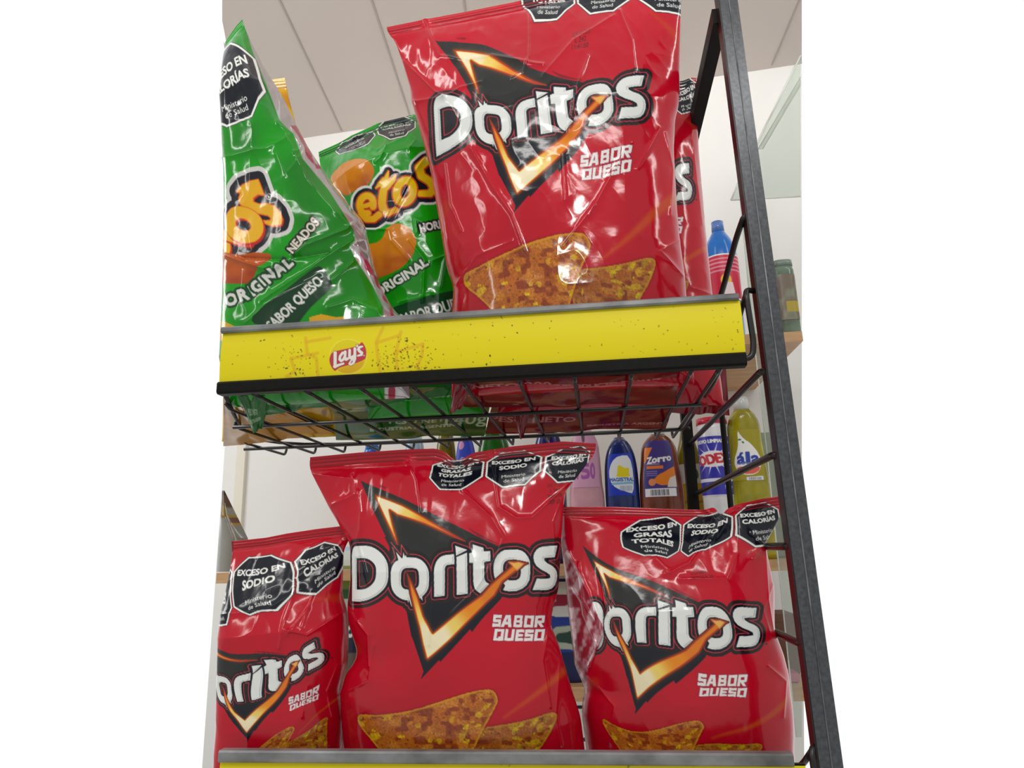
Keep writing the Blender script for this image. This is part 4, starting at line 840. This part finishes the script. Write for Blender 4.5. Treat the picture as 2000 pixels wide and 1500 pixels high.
M_OLIVE = plas('olive_liquid', (146, 132, 20), (96, 84, 14)); M_YELL = plas('yellow_liquid', (170, 160, 14), (128, 118, 10)); M_WHITEP = plas('white_tub', (232, 232, 234)); M_REDP = plas('red_plastic', (206, 24, 56)); M_SKY = plas('bright_blue_plastic', (14, 116, 206), (10, 92, 180)); M_LBLUE = plas('pale_blue_plastic', (176, 206, 226)); M_GRNP = plas('green_plastic', (34, 118, 30), (20, 84, 22)); M_DBLUE = plas('dark_blue_plastic', (22, 34, 110)); M_CLEARCAP = plas('clear_cap', (206, 208, 204)); M_LILAC = plas('lilac_cap', (176, 96, 190))
# amber dish soap
A = Art(0, 0, 60, 110, 3, (64, 52, 128)); A.poly([[(0, 14), (22, 14), (4, 44), (0, 44)]], (232, 128, 26)); A.poly([[(60, 52), (60, 88), (34, 88), (20, 80), (34, 66), (46, 58)]], (232, 128, 26)); A.poly([[(48, 74), (60, 70), (60, 92), (42, 92), (44, 82)]], (222, 214, 206))
A.text('Zorro', 32, 37, 12, OFFW, rot=8, bold=.9, shear=.15, width=46); A.poly([[(8, 50), (38, 50), (38, 56), (8, 56)]], (228, 120, 40)); A.poly([[(6, 46), (34, 46), (34, 48), (6, 48)]], (150, 140, 190))
for y in (60, 64, 68): A.poly([[(8, y), (30, y), (30, y+1.6), (8, y+1.6)]], (140, 130, 190))
a = np.linspace(0, 6.28, 20)[:-1]; A.poly([np.stack([20+7*np.cos(a), 82+7*np.sin(a)], 1)], (226, 140, 90)); A.poly([[(4, 94), (58, 94), (58, 110), (4, 110)]], (236, 236, 238))
for i in range(16): A.poly([[(16+i*1.8, 96), (16.7+i*1.8+(i % 3)*.3, 96), (16.7+i*1.8+(i % 3)*.3, 108), (16+i*1.8, 108)]], (70, 70, 84))
bottle('dish_soap_bottle', 'amber dish soap bottle with a purple and orange label', 'bottle', 1249, 1336, 846, z_mid, Yb, [(0, .9), (.1, .98), (.5, 1), (.63, .97), (.76, .86), (.86, .82), (.92, .74), (.955, .56), (.975, .36), (.99, .3)], [(.975, .32), (.985, .34), (1.03, .32)], M_AMBER, M_CLEARCAP, lab=(A, 60, 110, .49, .93, 218, 306))
# blue dish soap
A = Art(0, 0, 70, 100, 3, (30, 60, 190)); A.poly([[(36, 4), (62, 6), (68, 50), (64, 96), (44, 92), (14, 74), (4, 48), (14, 20)]], (230, 236, 238), smooth=1)
A.poly([[(30, 48), (31, 34), (34, 26), (44, 36), (56, 34), (54, 48), (58, 56), (26, 56)]], (232, 214, 20), smooth=1); A.text('MAGISTRAL', 38, 62, 8, (40, 90, 180), bold=.5, width=56); A.poly([[(14, 69), (64, 67), (64, 73), (14, 74)]], (130, 190, 226))
for i in range(12): A.poly([[(34+i*2.2, 77), (35+i*2.2, 77), (35+i*2.2, 89), (34+i*2.2, 89)]], (130, 140, 190))
bottle('dish_soap_bottle', 'dark blue dish soap bottle with a white oval label and yellow drop', 'bottle', 1182, 1249, 855, z_mid, Yb, [(0, .95), (.3, 1), (.6, 1), (.75, .97), (.85, .88), (.92, .72), (.97, .52), (1, .26)], [(.96, .34), (1.0, .3)], M_BLUEP, M_DBLUE, lab=(A, 70, 100, .52, .86, 220, 312))
# pink bottle
A = Art(0, 0, 60, 60, 3, (222, 170, 200)); A.text('750', 30, 42, 16, (178, 96, 180), bold=1.0); A.poly([[(10, 14), (50, 14), (50, 18), (10, 18)]], (150, 120, 200))
bottle('fabric_softener_bottle', 'pink bottle beside the dark blue one, half behind the middle red bag', 'bottle', 1112, 1180, 838, z_mid, Yb, [(0, .96), (.06, 1), (.52, 1), (.56, .9), (.62, .92), (.9, .84), (.97, .5), (1, .4)], [(.96, .4), (1.03, .38)], M_PINK, M_LILAC, sq=3.0, lab=(A, 60, 60, .55, .95, 225, 315))
# olive bottle
A = Art(0, 0, 40, 80, 3, (206, 206, 196)); A.poly([[(0, 30), (40, 30), (40, 80), (0, 80)]], (196, 158, 20)); A.text('O', 22, 16, 18, (50, 90, 50), bold=1.2); A.poly([[(0, 56), (40, 56), (40, 60), (0, 60)]], (160, 120, 20))
bottle('cleaner_bottle', 'olive yellow bottle partly behind the rear rack post', 'bottle', 1322, 1378, 838, z_mid, .66, [(0, .96), (.08, 1), (.6, 1), (.8, .86), (.92, .5), (1, .4)], [(.97, .42), (1.02, .4)], M_OLIVE, M_OLIVE, lab=(A, 40, 80, .32, .72, 225, 315))
# white and blue scouring powder canister
A = Art(0, 0, 60, 130, 3, (54, 50, 170)); A.poly([[(0, 0), (60, 0), (60, 6), (0, 6)]], (54, 50, 170))
for k in range(14):
    th = k*2*math.pi/14; A.poly([[(30+16*math.cos(th-.07), 50+16*math.sin(th-.07)), (30+38*math.cos(th), 50+38*math.sin(th)), (30+16*math.cos(th+.07), 50+16*math.sin(th+.07))]], (226, 226, 246))
A.poly([ring(30, 50, 25, 18)], (240, 236, 238), soft=2); A.text('ODEX', 30, 50, 20, (206, 40, 56), rot=8, bold=1.2, width=46); A.text('POLVO LIMPIADOR', 30, 11, 7, OFFW, bold=.5, width=54); A.poly([[(0, 92), (60, 92), (60, 100), (0, 100)]], (226, 226, 240)); A.poly([[(0, 128), (60, 128), (60, 130), (0, 130)]], (226, 226, 240)); A.text('500', 50, 112, 7, OFFW)
o = bottle('powder_canister', 'white and blue scouring powder canister with a red lid', 'canister', 1372, 1432, 818, z_mid, .60, [(0, .97), (.03, 1), (.94, 1), (.96, .98)], [(.955, 1.02), (1.0, 1.02)], M_WHITEP, M_REDP, depth=1, sq=2, lab=(A, 60, 130,   .44, .86, 174, 334))
# yellow detergent
A = Art(0, 0, 70, 110, 3, (158, 146, 16)); A.poly([[(22, 0), (30, 14), (46, 32), (62, 54), (66, 72), (56, 92), (40, 100), (22, 94), (10, 78), (10, 62), (18, 46), (22, 30)]], (236, 236, 232), smooth=1)
A.poly([[(12, 80), (62, 80), (54, 92), (40, 98), (24, 93)]], (226, 92, 74), smooth=1); A.text('ála', 39, 62, 24, (36, 60, 160), bold=1.5, width=42); A.poly([[(16, 73), (60, 71), (60, 73), (16, 75)]], (120, 130, 170)); A.poly([ring(26, 22, 4, 2)], (40, 130, 60)); A.poly([ring(33, 28, 3, 2, 40)], (40, 130, 60)); A.poly([[(34, 103), (64, 101), (64, 110), (34, 110)]], (226, 226, 232))
for i in range(10): A.poly([[(38+i*2.2, 103.5), (39+i*2.2, 103.4), (39+i*2.2, 109), (38+i*2.2, 109)]], (90, 90, 120))
bottle('detergent_bottle', 'clear bottle of yellow detergent with a white drop label and clear cap', 'bottle', 1424, 1506, 776, z_mid, .60, [(0, .96), (.06, 1), (.35, 1), (.52, .95), (.64, .86), (.74, .80), (.83, .80), (.88, .70), (.905, .5), (.92, .36)], [(.915, .38), (.96, .39), (1.0, .36)], M_YELL, M_CLEARCAP, lab=(A, 70, 110, .47, .785, 212, 312))
# blue bottle on the top board
A = Art(0, 0, 60, 70, 3, (206, 24, 62))
for y in (6, 12, 18, 24): A.poly([[(4, y), (56, y), (56, y+2.4), (4, y+2.4)]], (226, 140, 160))
A.poly([ring(30, 40, 7, 9)], (236, 190, 40)); A.poly([[(24, 44), (38, 44), (42, 70), (20, 70)]], (236, 214, 216)); A.poly([[(0, 0), (60, 0), (60, 2), (0, 2)]], OFFW); A.poly([[(0, 67), (60, 67), (60, 70), (0, 70)]], OFFW)
bottle('bleach_bottle', 'bright blue bottle with a red label, on the upper wooden shelf', 'bottle', 1381, 1446, 434, z_up, .62, [(0, .96), (.05, 1), (.30, .98), (.34, 1), (.66, 1), (.75, .95), (.83, .80), (.88, .55), (.905, .34), (.93, .32)], [(.915, .39), (1.0, .37)], M_SKY, plas('blue_cap', (90, 130, 200)), depth=.95, sq=2, pym=560, lab=(A, 60, 70, .30, .68, 190, 350))
# bottles whose tops show between the basket and the middle red bag
for lbl, l, r, t, Yq, colm, capm, hw in (('bright blue bottle cap rising behind the left shoulder of the middle red bag', 705, 748, 868, .66, M_SKY, M_SKY, .8), ('pale blue bottle under the green bags, behind the middle red bag', 788, 832, 846, .66, M_LBLUE, M_LBLUE, 1),
        ('olive bottle behind the notch in the middle red bag', 850, 892, 838, .66, M_OLIVE, M_YELL, 1), ('dark blue jug behind the right half of the middle red bag', 1040, 1104, 838, .66, M_DBLUE, M_DBLUE, 1), ('green bottle behind the top seal of the middle red bag', 930, 1000, 836, .68, M_GRNP, M_GRNP, 1)):
    bottle('cleaner_bottle', lbl, 'bottle', l, r, t, z_mid, Yq, [(0, .96), (.06, 1), (.75, .98), (.9, .8), (.97, .6)], [(.96, .62), (1, .55)], colm, capm, pym=900)
A = Art(0, 0, 60, 60, 3, (54, 74, 196)); A.poly([[(4, 34), (24, 24), (56, 30), (56, 56), (4, 56)]], (150, 160, 226)); A.poly([ring(20, 8, 9, 6)], (222, 150, 190))
bottle('cleaner_bottle', 'blue bottle with a pale emblem in the notch of the middle red bag', 'bottle', 890, 930, 850, z_mid, .62, [(0, .96), (.06, 1), (.8, 1), (.92, .8), (1, .45)], [(.98, .5), (1.03, .4)], M_DBLUE, M_PINK, pym=900, lab=(A, 60, 60, .62, .96, 205, 335))
# packs on the lowest board, glimpsed between the red bags
def pack(label, l, r, t, b_, Y, art, aw, ah, side=M_DBLUE, d=.05):
    p0 = atY(l, b_, Y); p1 = atY(r, b_, Y); zt = atY((l+r)/2, t, Y)[2]; zb = z_low+.0003
    o = empty('detergent_pack', ((p0[0]+p1[0])/2, Y, zb), label, 'pack')
    hw = (p1[0]-p0[0])/2; cx = (p0[0]+p1[0])/2; H = zt-zb
    body(o, 'pouch', cx, Y, [(zb, hw, d*.5), (zb+.02*H, hw, d*.55), (zb+.6*H, hw*.99, d*.5), (zb+.9*H, hw, d*.25), (zb+H, hw, .002)], side, sq=5)
    prof = [(zb, hw, d*.5), (zb+.02*H, hw, d*.55), (zb+.6*H, hw*.99, d*.5), (zb+.9*H, hw, d*.25), (zb+H, hw, .002)]
    label_patch(o, cx, Y, prof, zb+.03*H, zb+.97*H, 181, 359, art, aw, ah, sq=5, nu=120, name='front_print')
A = Art(0, 0, 100, 160, 2, (34, 60, 140)); A.poly([[(0, 0), (100, 0), (100, 50), (60, 62), (20, 48), (0, 60)]], (206, 208, 200), smooth=1); A.text('p', 46, 26, 26, (150, 30, 60), bold=2); A.poly([ring(56, 92, 17, 20)], (170, 180, 160)); A.poly([ring(56, 92, 9, 11)], (34, 70, 60)); A.poly([[(0, 120), (100, 112), (100, 160), (0, 160)]], (22, 36, 84))
pack('blue and white detergent pack in the gap between middle and right red bags', 1070, 1140, 1130, 1340, .62, A, 100, 160)
A = Art(0, 0, 100, 160, 2, (206, 212, 206)); A.poly([[(0, 20), (100, 20), (100, 62), (0, 62)]], (126, 140, 60)); A.poly([[(0, 50), (100, 50), (100, 62), (0, 62)]], (40, 96, 40)); A.poly([[(0, 84), (100, 80), (100, 130), (0, 130)]], (28, 26, 56)); A.text('vo', 50, 100, 20, OFFW, bold=1, shear=.2); A.poly([[(0, 130), (100, 130), (100, 160), (0, 160)]], (96, 84, 76))
pack('pale detergent pack in the gap between left and middle red bags', 648, 706, 1068, 1325, .64, A, 100, 160, M_LBLUE)

# ------------------------------------------------------------------ right edge: jars, clear panels, boxes
o = empty('glass_jar', (0, 0, 0), 'greenish glass jar at the right edge on the upper wooden shelf', 'jar')
p0 = atY(1519, 640, .62); p1 = atY(1562, 640, .62); hw = (p1[0]-p0[0])/2; cx = (p0[0]+p1[0])/2; zt = atY(1540, 513, .62)[2]; H = zt-z_up
o.location = (cx, .62, z_up)
body(o, 'jar_body', cx, .62, [(z_up+.0002, hw*.94, hw*.9), (z_up+.01, hw, hw), (z_up+H*.86, hw, hw), (z_up+H*.93, hw*.9, hw*.9)], M_JAR, sq=3.2)
body(o, 'lid', cx, .62, [(z_up+H*.925, hw*.96, hw*.96), (z_up+H, hw*.94, hw*.94)], plas('jar_lid', (124, 138, 126)), sq=3.2)
A = Art(0, 0, 40, 60, 2, (112, 98, 82)); A.put((slice(None), slice(None)), sstep(vnoise(A.X/11+.3*A.Y/9, A.Y/13, 3)*.7+.3*vnoise(A.X/4, A.Y/5, 8), .3, .8), (126, 128, 108)); A.poly([[(18, 36), (40, 36), (40, 50), (18, 50)]], (170, 150, 40))
label_patch(o, cx, .62, [(z_up, hw, hw), (z_up+H, hw, hw)], z_up+H*.2, z_up+H*.8, 215, 325, A, 40, 60, sq=3.2)
# hanging clear acrylic sheet, upper right
def sheet(label, pts, edges, Y, wpx=.0016):
    Q = [atY(*p, Y) for p in pts]; o = empty('acrylic_panel', Q[0], label, 'panel'); n = len(Q); t = np.array([0, .002, 0])
    MB().add([q for q in Q]+[q+t for q in Q], [tuple(range(n)), tuple(range(2*n-1, n-1, -1))]+[(i, (i+1) % n, n+(i+1) % n, n+i) for i in range(n)]).build('clear_sheet', M_ACRYL, o)
    for i, j in edges: MB().tube([Q[i]+t/2, Q[j]+t/2], wpx, 8).build('edge', M_ACEDGE, o)
    return o
sheet('clear acrylic panel hanging at the upper right, bottom edge level with the red bag lettering', [(1428, 390), (1564, 383), (1564, 108), (1500, 236), (1448, 341)], [(0, 1), (2, 3), (3, 4), (4, 0)], .53)
sheet('slanted second clear strip below the upper right panel corner', [(1490, 290), (1564, 165), (1564, 150), (1480, 292)], [(0, 1), (2, 3)], .545, .001)
sheet('tall clear acrylic sheet standing behind the right upright', [(1446, 390), (1452, 386), (1492, 620), (1512, 860), (1530, 1010), (1548, 1180), (1566, 1330), (1566, 1440), (1556, 1440), (1540, 1290), (1500, 900), (1470, 640)], [(0, 11), (11, 10), (10, 9), (9, 8)], .515, .0011)
def crate(name, label, cat, l, r, t, b_, Y, d, m, zb=None):
    p0 = atY(l, b_, Y); p1 = atY(r, b_, Y); zt = atY((l+r)/2, t, Y)[2]; zb = p0[2] if zb is None else zb
    o = empty(name, ((p0[0]+p1[0])/2, Y, zb), label, cat)
    MB().bevbox((p0[0], Y, zb), (p1[0], Y+d, zt), .003).build('carton', m, o)
    MB().box((p0[0]-.001, Y-.001, zt-.012), (p1[0]+.001, Y+d, zt+.001)).build('lid_flap', m, o)
    return o
crate('cardboard_box', 'brown cardboard box on the lowest wooden shelf, behind the right upright', 'box', 1512, 1562, 1200, 1300, .66, .08, mat('brown_card', (104, 66, 48), rough=.7, noise=.3), z_low+.0004)
crate('small_pink_box', 'small pink box on the lowest wooden shelf at the right edge', 'box', 1540, 1562, 1316, 1342, .585, .04, plas('pink_card', (214, 110, 150)), z_low+.0004)
crate('green_carton', 'pale green carton leaning behind the yellow detergent bottle', 'box', 1492, 1536, 845, 1080, .66, .05, plas('pale_green_card', (146, 162, 130)), z_mid+.0004)
crate('paper_carton', 'mauve paper carton at the right edge, under the upper wooden shelf', 'box', 1546, 1566, 712, 1100, .64, .05, plas('mauve_card', (148, 122, 116)), z_mid+.0004)
# glass at the far left behind the left red bag
q = empty('snack_packet', (0, 0, 0), 'dark snack packet at the left edge, above the left red bag', 'snack packet')
zb = z_mid+.0005
A = Art(0, 0, 40, 120, 2, (132, 130, 122)); A.poly([[(0, 0), (40, 0), (40, 40), (0, 40)]], (84, 62, 44)); A.poly([[(0, 36), (26, 36), (26, 64), (0, 64)]], (120, 96, 26)); A.poly([[(26, 56), (40, 56), (40, 62), (26, 62)]], (150, 126, 40)); A.poly([[(26, 64), (40, 64), (40, 76), (26, 76)]], (104, 70, 60)); A.poly([[(28, 76), (40, 76), (40, 82), (28, 82)]], (160, 130, 50)); A.poly([[(0, 0), (40, 0), (40, 12), (0, 12)]], (40, 30, 34)); A.poly([[(25, 30), (26.5, 30), (30, 120), (28.5, 120)]], (190, 186, 180))
zt = atY(435, 958, .64)[2]; xr0 = atY(438, 962, .64)[0]; xr1 = atY(484, 1060, .64)[0]; xl = atY(431, 1000, .64)[0]
q.location = ((xl+xr1)/2, .64, zb)
def pk(z): 
    t = np.clip((zt-z)/(zt-atY(478, 1052, .64)[2]), 0, 1); return xr0+(xr1-xr0)*t
Zs = np.linspace(zt, zb, 60); U, Zg = np.meshgrid(np.linspace(0, 1, 40), Zs); Xg = xl+(np.array([pk(z) for z in Zs])[:, None]-xl)*U
Pg = np.stack([Xg, .64-.02*np.sin(U*math.pi)*np.clip((zt-Zg)/.05, 0, 1), Zg], -1)-np.array(q.location)
link('front_film', grid_mesh('front_film', Pg.reshape(-1, 3), 60, 40, A.sample(U.ravel()*40, ((zt-Zg)/(zt-atY(470, 1052, .64)[2])*110).ravel())), M_FILM, q)
Pb = np.stack([Xg, .64+.02*np.sin(U*math.pi)*np.clip((zt-Zg)/.05, 0, 1), Zg], -1)-np.array(q.location)
link('back_film', grid_mesh('back_film', Pb.reshape(-1, 3), 60, 40, flip=True), M_SILVER, q)

# ------------------------------------------------------------------ light
AMB = .52
w = bpy.data.worlds.new('world'); SC.world = w; w.use_nodes = True
nt = w.node_tree; bg = nt.nodes['Background']; bg.inputs['Strength'].default_value = 1.0
# made-up white surround on the far side, dimmer interior behind and below the viewer
tc = nt.nodes.new('ShaderNodeTexCoord'); dp = nt.nodes.new('ShaderNodeVectorMath'); dp.operation = 'DOT_PRODUCT'
dp.inputs[1].default_value = tuple(nrm([-.02, .93, .36])); nt.links.new(tc.outputs['Generated'], dp.inputs[0])
rp = nt.nodes.new('ShaderNodeValToRGB'); rp.color_ramp.elements[0].position = .30; rp.color_ramp.elements[0].color = (AMB, AMB, AMB*.97, 1)
rp.color_ramp.elements[1].position = .52; rp.color_ramp.elements[1].color = (1.02, 1.02, 1.02, 1)
nt.links.new(dp.outputs['Value'], rp.inputs['Fac']); nt.links.new(rp.outputs['Color'], bg.inputs['Color'])
def lamp(name, loc, target, sx, sy, power, col=(1, .98, .95)):
    l = bpy.data.lights.new(name, 'AREA'); l.shape = 'RECTANGLE'; l.size = sx; l.size_y = sy; l.energy = power; l.color = col
    o = bpy.data.objects.new(name, l); COL.objects.link(o); o.location = loc
    o.rotation_euler = (Vector(target)-Vector(loc)).to_track_quat('-Z', 'Y').to_euler(); return o
lamp('ceiling_tube_light', (-.1, -1.0, 2.38), (-.2, .1, 1.3), 1.2, .045, 4.2)
lamp('ceiling_tube_light', (-1.2, -.7, 2.42), (-.3, .3, 1.3), .045, 1.2, 3.2)
lamp('ceiling_tube_light', (.9, -.2, 2.42), (.1, .6, 1.4), .045, 1.2, 3)
wl_ = lamp('added_ceiling_wash', (-.2, -1.3, 1.95), (-.2, .75, 2.47), 1.4, .3, 2.4); wl_.data.spread = math.radians(36)  # unseen lamp added to brighten the ceiling, no fixture there
lamp('added_wall_fill', (-1.5, .2, 1.9), (-.5, 1.0, 1.0), .5, .5, 5)  # fill lamp added out of view to whiten the lower left wall
lamp('ceiling_spot_light', (.05, -1.35, 2.3), (-.2, .1, 1.3), .14, .14, 3.2)
